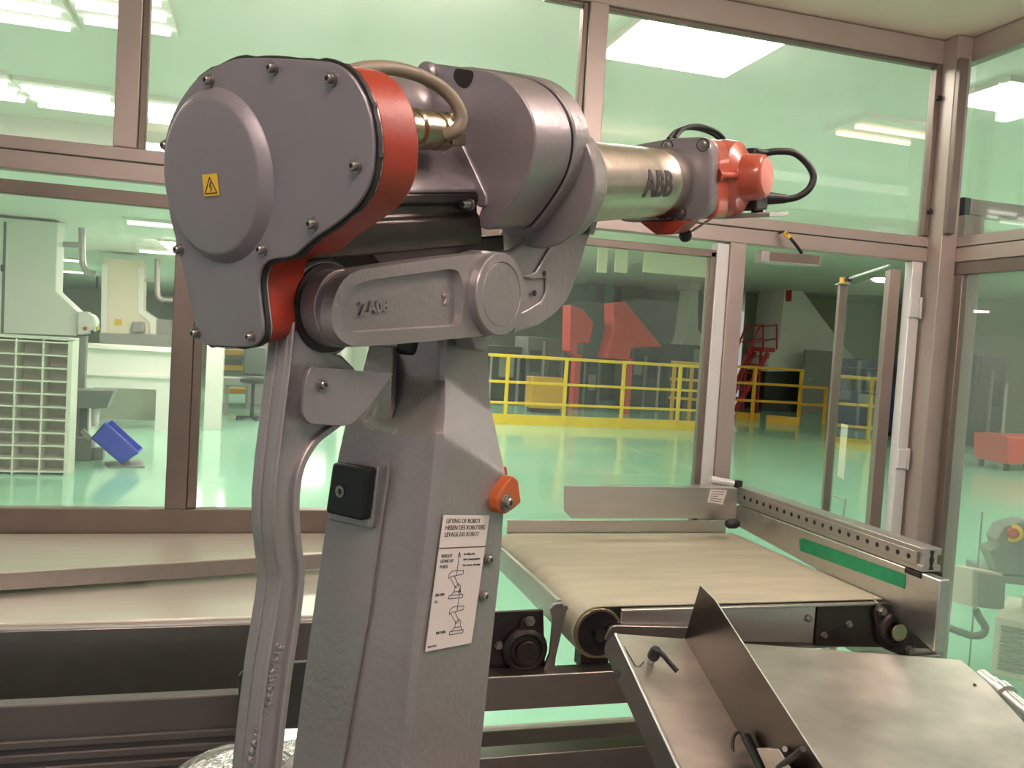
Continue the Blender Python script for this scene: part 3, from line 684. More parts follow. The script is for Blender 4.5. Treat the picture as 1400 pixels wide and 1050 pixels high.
for (ox, oy) in ((.28, .44), (.40, .715)):
    seg(ox+.16, oy+.02, ox+.16, oy-.15); seg(ox+.13, oy-.12, ox+.16, oy-.16); seg(ox+.19, oy-.12, ox+.16, oy-.16)
    for pts in (((0, .0), (.06, -.02), (.3, -.02), (.3, .01), (.06, .02), (0, .035), (0, 0)), ((.04, .035), (.18, .11), (.24, .10), (.12, .02)), ((.16, .10), (.16, .14), (.28, .14), (.28, .10), (.24, .08), (.16, .1)), ((.14, .14), (.30, .14), (.32, .165), (.10, .165), (.14, .14)), ((.06, .165), (.36, .165), (.36, .19), (.06, .19), (.06, .165))):
        for (x0, y0), (x1, y1) in zip(pts, pts[1:]): seg(ox+x0, oy+y0, ox+x1, oy+y1)
obj('label_drawing', b, 'ink', lb, flat=True)
# --- shoulder and base below the picture
sh = EP(-.03, -.10, -.75)
b = B(); b.lathe(sh-N*.14, N, [(.10, 0), (.13, .01), (.13, .26), (.10, .28)], 48); rp('shoulder', b, 'robot_grey_cast', .004)
b = B(); b.lathe(V((sh.x, sh.y, 0)), Z, [(.28, 0), (.28, .05), (.22, .06), (.20, .45), (.21, .62), (.17, sh.z-.05)], 56); rp('base', b, 'robot_grey_cast', .004)
dcen = at(322, 1135, 1.16)
b = B(); b.lathe(dcen-Z*.12, Z, [(.118, 0), (.120, .08), (.116, .13), (.104, .17), (.085, .196), (.058, .213), (.030, .222), (.005, .225)], 64); rp('motor_dome', b, 'silver_wrap', label='shiny silver crinkled motor dome')
b = B(); p = at(405, 1035, 1.3); b.lathe(p-Z*.2, Z, [(.05, 0), (.05, .19), (.044, .207), (.02, .215)], 32); rp('motor_dome', b, 'silver_wrap', label='small silver crinkled dome')
b = B(); b.bar(dcen-Z*.10, sh-N*.0, .12, .12); rp('motor_mount', b, 'robot_grey_cast', .004)
# ================================================================== EQUIPMENT INSIDE THE ENCLOSURE
def part(parent, name, b, m, bevel=0.0, label=None, bseg=2, flat=False):
    o = obj(name, b, m, parent, bevel, bseg, flat=flat)
    if label: o['label'] = label
    return o
# --- left feed conveyor (low light-coloured surface behind the robot)
fc = thing('feed_conveyor', (-.4, 2.6, 0), 'low stainless conveyor with a pale top running behind the robot column', 'conveyor')
YF = 2.30
zt_ = .80; zb_ = hY(0, 957, YF).z
part(fc, 'belt', B().box((-1.9, YF+.004, zt_-.02), (.66, 2.98, zt_)), 'pale_top', .004, label='pale shiny conveyor top')
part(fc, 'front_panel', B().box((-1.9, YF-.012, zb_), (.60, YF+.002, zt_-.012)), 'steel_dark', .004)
part(fc, 'top_lip', B().tube([(-1.9, YF-.004, zt_-.012), (.60, YF-.004, zt_-.012)], .006, 10, smooth=False), 'steel')
part(fc, 'lower_beam', B().box((-1.9, YF+.05, zb_-.09), (.62, YF+.30, zb_-.012)), 'dark_machine')
for x in (-1.5, -.1):
    for y in (2.4, 2.9): part(fc, 'leg', B().box((x-.025, y-.025, 0), (x+.025, y+.025, zb_-.05)), 'steel_dark', .002)
YB = 2.12
q = [hY(x, y, YB) for x, y in ((655, 838), (743, 834), (746, 921), (655, 926))]
part(fc, 'bearing_plate', B().prism(q, (0, .012, 0)), 'iron', .002, label='dark iron bearing plate')
part(fc, 'plate_bracket', B().box((.55, YB+.012, .72), (.70, YF+.02, .775)), 'iron', .002)
c = hY(716, 886, YB)
bb = part(fc, 'bearing_block', B().lathe(c, (0, -1, 0), [(.062, 0), (.060, .016), (.050, .024), (.044, .026), (.040, .020), (.036, .020)], 40), 'iron', .001)
part(bb, 'shaft', B().cyl(c, c-V((0, .035, 0)), .029, seg=32), 'dark_steel', .002)
part(bb, 'ear', B().prism(rounded([c+V((x, -.001, z)) for x, z in ((-.030, .03), (-.012, .085), (.022, .085), (.044, .03))], .015, 4), (0, -.018, 0)), 'iron', .002)
p = hY(722, 846, YB); part(bb, 'bolt', B().lathe(p-V((0, .018, 0)), (0, -1, 0), [(.014, 0), (.014, .004), (.010, .004), (.010, .012)], 6), 'bolt')
for x, y in ((718, 917), (682, 882)):
    p = hY(x, y, YB); part(fc, 'bolt', B().lathe(p, (0, -1, 0), [(.012, 0), (.012, .003), (.009, .003), (.009, .010)], 6), 'bolt')
# raised sloping-edged plate against the sill
gp_ = [hZ(-120, 792, .862), hZ(0, 783, .862), hZ(352, 762, .862), hZ(450, 756, .862)]
pts = gp_+[V((gp_[-1].x+.25, 2.99, .862)), V((-1.6, 2.99, .862))]
t = thing('raised_plate', (-.5, 2.85, .80), 'raised stainless plate with a slanting dark front edge below the left window sill', 'plate')
part(t, 'plate', B().prism(pts, (0, 0, -.004)), 'pale_top', .001)
b = B()
for a_, c_ in zip(gp_, gp_[1:]): b.prism([a_-Z*.004, c_-Z*.004, c_-Z*.048, a_-Z*.048], (0, .004, 0))
part(t, 'front_edge', b, 'steel_dark')
for k, x in enumerate((-1.2, -.35, .35)): part(t, 'spacer', B().cyl((x, 2.88, .80), (x, 2.88, .859), .015, seg=20), 'steel_dark')
# --- ribbed cover under the feed conveyor
rc = thing('ribbed_cover', (-.6, 2.0, 0), 'dark grey ribbed metal cover at the bottom left corner', 'machine cover')
YR = 2.02
a0, a1 = hY(-60, 969, YR), hY(330, 955, YR); z0, z1 = a0.z, hY(0, 1012, YR).z
part(rc, 'panel', B().box((-1.5, YR, .0), (a1.x, YR+.04, z0)), 'rib_grey', .004)
for k in range(7):
    zz = z1-k*.030
    part(rc, 'rib', B().box((-1.5, YR-.012, zz-.020), (a1.x+.0, YR+.001, zz)), 'rib_grey', .004)
pp = [hY(x, y, 1.99) for x, y in ((326, 925), (340, 910), (420, 905), (416, 996), (326, 1000))]
part(rc, 'end_plate', B().prism(pp, (0, .015, 0)), 'dark_machine', .002)
# --- belt conveyor on the right
bc = thing('belt_conveyor', (1.3, 2.5, 0), 'stainless belt conveyor with a worn beige belt in front of the open door', 'conveyor')
ZB = .872; RR = .070; XL = .876; Y0, Y1 = 2.095, 2.94
prof = [(1.765, ZB)]+[(XL-math.sin(k*PI/16)*RR, ZB-RR+math.cos(k*PI/16)*RR) for k in range(17)]+[(1.765, ZB-2*RR)]
prof += [(1.765, ZB-2*RR+.003)]+[(XL-math.sin((16-k)*PI/16)*(RR-.003), ZB-RR+math.cos((16-k)*PI/16)*(RR-.003)) for k in range(17)]+[(1.765, ZB-.003)]
part(bc, 'belt', B().prism([(x, Y0, z) for x, z in prof], (0, Y1-Y0, 0)), 'belt', label='worn beige belt')
rl = part(bc, 'roller', B().lathe((XL, Y0-.012, ZB-RR), (0, 1, 0), [(.058, 0), (.0665, .0), (.0665, Y1-Y0+.02), (.05, Y1-Y0+.02)], 56), 'brass', .0015, label='shiny roller rim')
part(rl, 'end_disc', B().lathe((XL, Y0-.014, ZB-RR), (0, 1, 0), [(.059, 0), (.059, .01)], 48), 'black_gloss')
part(rl, 'axle', B().cyl((XL, Y0-.03, ZB-RR), (XL, Y0, ZB-RR), .018, seg=24), 'iron')
YP = 2.082
part(bc, 'bed', B().box((.95, Y0+.02, ZB-.02), (1.75, Y1-.02, ZB-.006)), 'steel_dark')
part(bc, 'side_plate', B().prism([(.935, YP, ZB-.012), (1.533, YP, ZB-.010), (1.533, YP, .752), (.935, YP, .785)], (0, .008, 0)), 'steel', .002)
part(bc, 'top_fold', B().box((.935, YP-.006, ZB-.014), (1.74, Y0-.002, ZB-.006)), 'steel', .002)
part(bc, 'bearing_mount', B().prism([(1.537, YP-.004, ZB-.012), (1.965, YP-.004, ZB-.012), (1.965, YP-.004, .72), (1.537, YP-.004, .745)], (0, .012, 0)), 'dark_steel', .002)
part(bc, 'lower_fold', B().prism(rounded([(.90, YP-.02, .83), (1.25, YP-.02, .812), (1.25, YP-.02, .785), (.88, YP-.02, .79)], .012, 3), (0, .016, 0)), 'steel_dark', .002)
c = hY(1217, 859, YP-.004)
bb = part(bc, 'bearing_block', B().lathe(c, (0, -1, 0), [(.058, 0), (.054, .018), (.046, .026), (.036, .028), (.034, .020), (.03, .020)], 40), 'iron', .001)
part(bb, 'shaft', B().cyl(c, c-V((0, .04, 0)), .026, seg=32), 'brass', .002)
part(bb, 'flange', B().prism(rounded([c+V((x, 0, z)) for x, z in ((-.075, .055), (-.045, .085), (.03, .06), (.085, -.05), (.06, -.085), (-.03, -.055))], .02, 4), (0, -.014, 0)), 'iron', .003)
for dx, dz in ((-.048, .058), (.058, -.060)):
    part(bb, 'bolt', B().lathe(c+V((dx, -.014, dz)), (0, -1, 0), [(.014, 0), (.014, .004), (.011, .004), (.011, .014)], 6), 'bolt')
for x, y in ((1126, 868), (1160, 853), (1106, 846)):
    p = hY(x, y, YP-.004); part(bc, 'bolt', B().lathe(p, (0, -1, 0), [(.011, 0), (.011, .003), (.008, .003), (.008, .010)], 6), 'bolt')
# nose rail left of the belt and its lever
na, nb = hX(686, 764, .775), hX(764, 838, .775)
part(bc, 'nose_rail', B().bar(na, nb, .014, .075), 'alu', .004)
lvp = [hY(x, y, 2.09) for x, y in ((752, 833), (758, 826), (768, 824), (776, 830), (773, 843), (760, 900), (758, 921), (741, 921), (752, 893), (756, 848))]
part(bc, 'support_lever', B().prism(lvp, (0, .012, 0)), 'steel_dark', .002)
p = hY(771, 830, 2.09); part(bc, 'bolt', B().cyl(p, p-V((0, .012, 0)), .008, seg=6), 'bolt')
# frame
part(bc, 'beam', B().box((.45, 2.05, hY(750, 968, 2.05).z), (1.95, 2.11, hY(750, 922, 2.05).z)), 'steel_dark', .003)
part(bc, 'lower_beam', B().box((.45, 2.05, hY(760, 1029, 2.05).z-.09), (1.95, 2.11, hY(760, 1029, 2.05).z)), 'steel_dark', .003)
part(bc, 'hanger', B().box((.84, 2.11, .70), (.92, 2.16, .80)), 'iron', .002)
for x, y in ((.47, 2.08), (1.90, 2.08), (1.90, 2.88)):
    part(bc, 'leg', B().box((x-.03, y-.03, 0), (x+.03, y+.03, .62)), 'steel_dark', .002)
for x in (1.9,): part(bc, 'cross_beam', B().box((x-.03, 2.11, .62), (x+.03, 2.91, .70)), 'steel_dark', .002)
# rear rail behind the belt
part(bc, 'rear_rail', B().box((hY(693, 720, 2.955).x, 2.95, ZB-.004), (1.74, 2.962, hY(800, 711, 2.955).z)), 'steel', .002)
# right guide wall with tape and slotted profile
XG = 1.77
gw = [hX(x, y, XG) for x, y in ((985, 707), (1008, 690), (1285, 793), (1277, 892), (1200, 824))]
part(bc, 'guide_wall', B().prism(gw, (.035, 0, 0)), 'steel', .004, label='stainless guide wall')
gt = [hX(x, y, XG-.001) for x, y in ((1092.5, 737.5), (1097, 735.5), (1238, 785.5), (1237, 805), (1094, 753))]
tag(obj('tape_strip', B().prism(gt, (-.0006, 0, 0)), 'green_tape'), 'green adhesive tape stuck on the stainless guide wall of the belt conveyor', 'tape')
ya, yb = hX(1006, 668, XG).y, hX(1262, 750, XG).y
zp = hX(1262, 750, XG).z
prof = [(0, 0), (.064, 0), (.064, -.018), (.052, -.020), (.052, -.046), (.064, -.048), (.064, -.066), (0, -.066), (0, -.05), (.006, -.048), (.006, -.016), (0, -.014)]
pr = part(bc, 'slotted_profile', B().prism([(XG+x, yb, zp+z) for x, z in prof], (0, ya-yb, 0)), 'alu', .0015, label='aluminium extrusion with a row of holes')
part(pr, 'perforated_strip', B().box((XG-.002, yb+.02, zp-.052), (XG+.0055, ya-.02, zp-.014)), 'alu', .001)
for k in range(21):
    yy = yb+.05+(ya-yb-.12)*k/20
    part(pr, 'hole', B().cyl((XG-.0026, yy, zp-.033), (XG-.001, yy, zp-.033), .0075, seg=14), 'black')
part(pr, 'slot_face', B().prism([(XG+x, yb-.001, zp+z) for x, z in ((.024, -.006), (.04, -.006), (.036, -.02), (.04, -.033), (.036, -.048), (.04, -.06), (.024, -.06), (.028, -.048), (.024, -.033), (.028, -.02))], (0, .0008, 0)), 'dark_steel')
part(pr, 'foot', B().box((XG-.004, yb-.004, zp-.084), (XG+.07, yb+.06, zp-.068)), 'iron', .002)
for dx in (.012, .056): part(pr, 'foot_screw', B().lathe((XG+dx, yb+.01, zp-.105), Z, [(.002, 0), (.009, .014), (.009, .021)], 12), 'iron')
# steel guide channel across the far end of the belt
gc = thing('guide_channel', (1.37, 2.9, .93), 'stainless sheet guide with a small white sticker above the far end of the belt', 'guide')
YG = 2.87
gf = [hY(x, y, YG) for x, y in ((771, 664), (1008, 667.5), (1006, 709), (781, 708.5), (771, 698))]
part(gc, 'front_face', B().prism(gf, (0, .003, 0)), 'steel', .001)
part(gc, 'top_flange', B().prism([gf[0], gf[1], gf[1]+V((-.06, .085, 0)), gf[0]+V((.62, .075, 0))], (0, 0, -.003)), 'steel', .001)
stk = [hY(x, y, YG-.0006) for x, y in ((971, 669), (994, 670), (988, 690), (967, 686))]
tag(obj('sticker', B().prism(stk, (0, -.0004, 0)), 'paper'), 'small white printed sticker on the stainless guide above the belt', 'sticker')
SK = bpy.data.objects['sticker']
b = B()
for k in range(5):
    v = .16+k*.17
    p0 = stk[0].lerp(stk[3], v).lerp(stk[1].lerp(stk[2], v), .12); p1 = stk[0].lerp(stk[3], v).lerp(stk[1].lerp(stk[2], v), .88)
    if k == 2: p1 = p0.lerp(p1, .6)
    b.bar(p0-V((0, .0006, 0)), p1-V((0, .0006, 0)), .0004, .0022)
obj('print_lines', b, 'ink', SK, flat=True)
cl = thing('profile_clamp', hX(1003, 662, 1.75), 'white clamp piece with black end cap at the far end of the slotted profile', 'clamp')
p = hX(1003, 661, 1.75)
part(cl, 'clamp_body', B().cyl(p+V((-.09, .02, .012)), p, .014, seg=24), 'white_alu', .002)
part(cl, 'end_cap', B().box((p.x+.004, p.y-.01, p.z-.015), (p.x+.034, p.y+.02, p.z+.012)), 'black', .002)
p = hY(1003, 716, 2.80)
part(bc, 'clamp_knob', B().lathe(p+V((.02, 0, 0)), (-1, 0, 0), [(.012, 0), (.018, .012), (.018, .04), (.012, .05)], 24), 'black')
# --- inclined tray in the foreground
P1 = at(841, 866, 2.1); dy = nz(ray(390, -90))
r2 = ray(1314, 902); P2 = CAM+r2*((P1-CAM).dot(dy)/r2.dot(dy)); nr_ = nz((P2-P1).cross(dy))
if nr_.z < 0: nr_ = -nr_
ex = nz(P2-P1)
def TP(px, py, h=0.0): return hit(px, py, P1+nr_*h, nr_)
tr = thing('inclined_tray', V((1.35, 1.6, 0)), 'brushed stainless tray sloping down towards the viewer at the lower right', 'tray')
e1 = TP(1350, 933); e2 = TP(1400, 987); e3 = e2-dy*.6; wl_ = (P2-P1).length
L0 = P1-dy*.95
def hole_poly(): return [P1, TP(935, 870.5), TP(941, 874), TP(945, 877), TP(952, 877.5), TP(1000, 879), P2, e1, e2, e2+(e2-e1)*3, L0+ex*1.3, L0]
top = [P1, P2, e1, e2, e2+(e2-e1)*3.0, L0+ex*1.45, L0]
tp = part(tr, 'plate', B().prism(top, -nr_*.003), 'steel_tray', .001)
fv = -nr_*.045-V((.018, 0, 0))
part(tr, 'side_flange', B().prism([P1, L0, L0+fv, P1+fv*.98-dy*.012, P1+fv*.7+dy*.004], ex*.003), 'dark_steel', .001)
part(tr, 'rolled_edge', B().tube([P1+ex*.003-nr_*.003, L0+ex*.003-nr_*.003], .0055, 12, smooth=False), 'steel')
p = hit(844, 921, P1+fv*.5, nz((P1-L0).cross(fv))); fnv = nz((P1-L0).cross(fv)); fnv = fnv if fnv.x < 0 else -fnv
part(tr, 'hole', B().cyl(p-fnv*.003, p+fnv*.0015, .010, seg=24), 'black')
pe = [TP(1350, 933), TP(1400, 987)]
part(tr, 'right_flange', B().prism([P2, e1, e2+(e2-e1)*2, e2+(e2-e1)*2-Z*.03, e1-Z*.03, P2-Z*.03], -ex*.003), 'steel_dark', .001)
part(tr, 'plate_slot', B().tube([TP(853, 884, .0005), TP(869, 911, .0005), TP(875, 911, .0005), TP(880, 905, .0005)], .0016, 6, smooth=False), 'black')
p = TP(1333, 936, .001); part(tr, 'hole', B().cyl(p-nr_*.002, p+nr_*.0006, .005, seg=14), 'black')
b0 = TP(936, 872); ap = hit(957, 800, b0, dy); ap2 = hit(977, 820, b0-dy*.06, dy)
fin = [b0-ex*.0, ap, ap2, ap2-dy*.85, b0-dy*.91]
d_ = ap-b0; fn = nz(d_.cross(dy)); fn = fn if fn.x > 0 else -fn
ap2 = hit(977, 820, b0, fn); a3 = ap2-dy*.85
fin = [b0, ap, ap2, a3, b0-dy*.95]
part(tr, 'divider_fin', B().prism(fin, fn*.003), 'fin_steel_reflection', .0006, label='upright divider fin with a dark reflection in its colour')
part(tr, 'fin_edge', B().tube([ap+fn*.0015, ap2+fn*.0015, a3+fn*.0015], .0018, 6, smooth=False), 'steel')
lg_ = P1-nr_*.2
part(tr, 'support_post', B().bar((1.35, 1.62, 0), (1.35, 1.62, P1.z+(-(V((1.35,1.62,0))-V((P1.x,P1.y,0))).dot(V((nr_.x,nr_.y,0))))/nr_.z-.02), .05, .05, (0, 1, 0)), 'steel_dark', .002)
part(tr, 'support_foot', B().box((1.2, 1.47, 0), (1.5, 1.77, .02)), 'steel_dark', .003)
def lever(px, py, tx, ty, label):
    c = TP(px, py); t = thing('clamp_lever', c, label, 'lever', )
    part(t, 'stud', B().cyl(c+nr_*.0005, c+nr_*.016, .0085, seg=20), 'alu', .001)
    part(t, 'hub', B().lathe(c+nr_*.014, nr_, [(.012, 0), (.0145, .006), (.014, .022), (.010, .03), (.004, .032)], 24), 'black')
    h1 = c+nr_*.034; h2 = hit(tx, ty, c+nr_*.024, nr_)
    part(t, 'handle', B().tube([h1, h1.lerp(h2, .25)+nr_*.008, h1.lerp(h2, .6)+nr_*.004, h2], lambda u: .008-.003*math.sin(u*PI*.6)+.001*u, 14), 'black')
    return t
lever(889, 906, 926, 918, 'black clamping lever standing on the left strip of the inclined tray')

# sensor, bracket and cable lying against the fin
c = TP(1024, 1018, .02)
sn = thing('sensor', TP(1030, 1040), 'black barrel sensor with a looping cable on a steel bracket beside the fin', 'sensor')
def FP(px, py, d): return hit(px, py, b0-fn*d, fn)
part(sn, 'barrel', B().cyl(FP(1019, 1006, .016), FP(1052, 1070, .016), .011, seg=24), 'black_gloss', .003)
part(sn, 'bracket', B().prism([FP(1034, 1023, .032), FP(1064, 1024, .032), FP(1092, 1070, .032), FP(1056, 1070, .032)], fn*.003), 'steel', .001)
part(sn, 'bracket_foot', B().prism([FP(1034, 1023, .030), FP(1040, 1023, .030), FP(1066, 1070, .030), FP(1056, 1070, .030)], fn*.028), 'steel_dark', .001)
part(sn, 'cable', B().tube([FP(1019, 1006, .016), FP(1011, 1000, .02), FP(1003, 1008, .03), FP(1002, 1028, .04), FP(1008, 1050, .045), FP(1020, 1075, .045)], .0038, 10), 'black')
c_ = hit(1078, 1048, b0-fn*.002, fn); t = thing('clamp_lever', c_, 'black clamping lever beside the sensor bracket at the bottom edge of the tray', 'lever')
part(t, 'hub', B().cyl(c_, c_-fn*.028, .013, .011, seg=20), 'black', .002); part(t, 'handle', B().tube([c_-fn*.024, hit(1086, 1034, c_-fn*.034, fn), hit(1098, 1024, c_-fn*.034, fn)], .006, 12), 'black'); part(t, 'screw_head', B().cyl(hit(1073, 1024, b0, fn), hit(1073, 1024, b0-fn*.006, fn), .006, seg=6), 'bolt')
# stainless pipe with a collar at the right edge
pp = thing('pipe', at(1385, 975, 2.2), 'stainless pipe with a thick collar at the lower right picture edge', 'pipe')
pa, pb = at(1354, 936, 2.75), at(1440, 1008, 2.5); pd = nz(pb-pa)
part(pp, 'tube', B().cyl(pa, pb+pd*.4, .030, seg=32), 'steel', .001)
part(pp, 'collar', B().lathe(pa+pd*.035, pd, [(.031, 0), (.041, .004), (.041, .034), (.031, .038)], 36), 'steel')
part(pp, 'end_fitting', B().lathe(pa-pd*.05, pd, [(.022, 0), (.026, .005), (.026, .05)], 32), 'steel')
part(pp, 'pipe_stand', B().cyl((pb.x, pb.y, 0), (pb.x, pb.y, pb.z-.026), .02, seg=20), 'steel_dark')
# safety switch under the middle rail
yS = 2.955
f4 = [hY(x, y, yS) for x, y in ((1042, 342), (1123, 349), (1121, 364), (1041, 358))]
ss = thing('door_switch', f4[0], 'flat grey switch box with a yellow-tagged cable under the middle rail above the doorway', 'switch')
part(ss, 'switch_body', B().prism(f4, (0, .05, 0)), 'alu', .002)
e4 = [hY(x, y, yS-.001) for x, y in ((1053, 344), (1122, 350), (1120, 362), (1052, 356.5))]
part(ss, 'switch_front', B().prism(e4, (0, .003, 0)), 'frame_in', .001)
kp = [hY(1066, 318, 2.99), hY(1071, 317, 2.96), hY(1080, 325, 2.945), hY(1089, 336, 2.945), hY(1096, 346, 2.95)]
part(ss, 'switch_cable', B().tube(kp, .006, 10), 'black')
b = B(); b.tube([kp[1]+(kp[2]-kp[1])*.1, kp[2]+(kp[3]-kp[2])*.05], .009, 10, smooth=False); part(ss, 'cable_tag', b, 'yellow_label', label='yellow cable tag')
# ---- things just outside the right-hand glass
w_ = 3.95
jb = thing('junction_box', at(1345, 835, w_), 'beige junction box with a clear lid and a grey conduit outside the right glass wall', 'junction box')
jx = V((1, 0, 0)); c = at(1350, 806, w_+.05)
part(jb, 'box_body', B().prism(rounded([at(x, y, w_) for x, y in ((1329, 778), (1371, 784), (1369, 834), (1328, 829))], .004, 3), nz(V((.25, 1, 0)))*.0+V((-.045, .10, 0))), 'beige_box', .004)
part(jb, 'lid', B().prism(rounded([at(x, y, w_) for x, y in ((1331, 781), (1369, 787), (1367, 831), (1330, 826))], .004, 3), V((.006, -.02, 0))), 'clear_lid', .003)
cpts = [(1334, 834), (1340, 846), (1347, 858), (1343, 867), (1330, 869), (1313, 864), (1297, 858)]
part(jb, 'conduit', B().tube([at(x, y, w_+.02) for x, y in cpts], .017, 14), 'conduit')
es = thing('pendant_station', at(1390, 782, 4.3), 'grey-blue control pendant with a red emergency stop on a yellow disc outside the right glass', 'control pendant')
part(es, 'pendant_body', B().prism(rounded([at(x, y, 4.3) for x, y in ((1372, 720), (1400, 712), (1425, 715), (1425, 790), (1366, 786), (1352, 752), (1366, 747), (1362, 738))], .01, 3), V((.05, .12, 0))), 'grey_paint', .008, 3)
c = at(1385, 729, 4.3); dn_ = nz(CAM-c)
part(es, 'stop_disc', B().lathe(c, dn_, [(.045, 0), (.045, .006), (.040, .008)], 32), 'yellow', label='yellow stop disc')
part(es, 'stop_button', B().lathe(c+dn_*.008, dn_, [(.018, 0), (.018, .02), (.027, .022), (.027, .034), (.02, .042), (.002, .045)], 32), 'estop_red', label='red stop button')
part(es, 'shelf', B().prism([at(1362, 786, 4.3), at(1510, 804, 4.2), at(1510, 814, 4.2), at(1362, 796, 4.3)], V((.1, .3, 0))), 'grey_paint', .003)
part(es, 'shelf_post', B().cyl(V((at(1500, 806, 4.25).x, at(1500, 806, 4.25).y+.1, 0)), at(1500, 806, 4.25)+V((0, .1, 0)), .03, seg=20), 'grey_paint')
vc = thing('vent_cabinet', hZ(1375, 925, 0), 'low beige floor cabinet with louvred grilles outside the right glass wall', 'cabinet')
k0 = hZ(1354, 921); hgt = .30
v1 = V((.16, -.19, 0)); v2 = V((.42, .33, 0))
part(vc, 'cabinet_body', B().prism([k0, k0+v1, k0+v1+v2, k0+v2], Z*hgt), 'beige_box', .004)
for u0, u1, nm in ((.12, .88, 0), ):
    for k in range(12):
        z = .04+k*.02
        part(vc, 'louvre', B().bar(k0+v1*u0+Z*z-v2*.012, k0+v1*u1+Z*z-v2*.012, .004, .010), 'grey_paint')
for k in range(9):
    z = .03+k*.02
    part(vc, 'louvre', B().bar(k0+v1+v2*.1+Z*z-V((-.003, .004, 0)), k0+v1+v2*.9+Z*z-V((-.003, .004, 0)), .004, .010), 'grey_paint')
part(vc, 'top_knob', B().cyl(k0+v1*.5+v2*.6+Z*hgt, k0+v1*.5+v2*.6+Z*(hgt+.07), .04, seg=24), 'beige_box', .004)
b = B(); ptop = at(1343, 700, 4.1)
b.cyl((ptop.x, ptop.y, 0), ptop, .004, seg=8); part(jb, 'support_rod', b, 'grey_paint')
# ================================================================== HALL BEYOND THE GLASS
def YQ(y, *pp): return [hY(a, b_, y) for a, b_ in pp]
# --- pigeonhole cabinet
cx1 = hY(96, 560, 9.25).x; gt_ = hY(93, 465, 9.25).z; cw = .236; rh = (gt_-.06)/10
ncol = 6; cx0 = cx1-cw*ncol-.04
pg = thing('pigeonhole_cabinet', ((cx0+cx1)/2, 9.4, 0), 'white pigeonhole cabinet of small open compartments at the left edge', 'cabinet')
D = .30
part(pg, 'back_panel', B().box((cx0, 9.25+D-.02, 0), (cx1, 9.25+D, gt_)), 'grid_white')
for k in range(ncol+1):
    x = cx0+.02+k*cw; part(pg, 'divider' if 0 < k < ncol else 'side_panel', B().box((x-(.02 if k in (0, ncol) else .008), 9.25, 0), (x+(.02 if k in (0, ncol) else .008), 9.25+D-.02, gt_)), 'grid_white')
for k in range(11):
    z = .03+k*rh; part(pg, 'shelf', B().box((cx0+.03, 9.252, z-.008), (cx1-.03, 9.25+D-.02, z+.008)), 'grid_white')
part(pg, 'top_panel', B().box((cx0, 9.25, gt_-.005), (cx1, 9.25+D, gt_+.02)), 'grid_white')
# --- first white machine with console
YM = 10.5
m1 = thing('white_machine', hY(60, 640, YM), 'tall white machine with a sloping side and rounded console above the pigeonhole cabinet', 'machine')
m1.location.z = 0; ORG[m1.name] = m1.location.copy()
body = YQ(YM, (-160, 284), (79, 301), (76, 398), (107, 427), (105, 459), (-160, 450))
for p in body: p.z = min(p.z, 2.57)
part(m1, 'cabinet_body', B().prism(body, (0, .35, 0)), 'white_paint', .01)
part(m1, 'base_band', B().prism(YQ(YM+.03, (-160, 450), (105, 459), (105, 466), (-160, 460)), (0, .3, 0)), 'grey_paint')
lo = hY(105, 466, YM).z
part(m1, 'plinth', B().box((hY(-160, 460, YM).x, YM+.1, 0), (hY(100, 466, YM).x, YM+.35, lo)), 'grey_paint')
seam_ = YQ(YM-.003, (5, 303), (9, 303), (5, 455), (1, 455)); part(m1, 'door_gap', B().prism(seam_, (0, .002, 0)), 'mid_grey')
hd_ = YQ(YM-.03, (1, 362), (4, 362), (4, 371), (1, 371)); part(m1, 'handle', B().prism(hd_, (0, .03, 0)), 'black')
cs = YQ(YM-.05, (105, 426), (117, 426), (128, 432), (131, 440), (129, 450), (122, 456), (105, 458))
con = part(m1, 'console', B().prism(cs, (0, .25, 0)), 'white_paint', .02, 3)
for x, y, mm, nm in ((117, 449, 'estop_red', 'red_button'), (127, 454, 'navy', 'blue_button'), (134, 449, 'yellow', 'yellow_lever')):
    p = hY(x, y, YM-.05); part(con, nm, B().lathe(p, (0, -1, 0), [(.02, 0), (.02, .03), (.012, .035)], 16), mm)
pst = YQ(YM+.05, (105, 458), (118, 459), (117, 492), (105, 492))
part(m1, 'post', B().box((pst[0].x, YM+.05, 0), (pst[1].x, YM+.16, pst[0].z)), 'grey_paint')
b = B(); pw_ = [hY(x, y, YM+.3) for x, y in ((112, 303), (112, 345), (113, 360), (119, 371), (131, 375))]; pw_[0].z = 2.56
b.tube(pw_, .036, 16); pi = part(m1, 'pipe', b, 'alu', label='bent steel pipe')
part(pi, 'pipe_arm', B().bar(hY(80, 334, YM+.3), hY(108, 335, YM+.3), .03, .06), 'alu')
part(pi, 'nozzle', B().cyl(hY(133, 378, YM+.3), hY(133, 394, YM+.3), .015, seg=12), 'black')
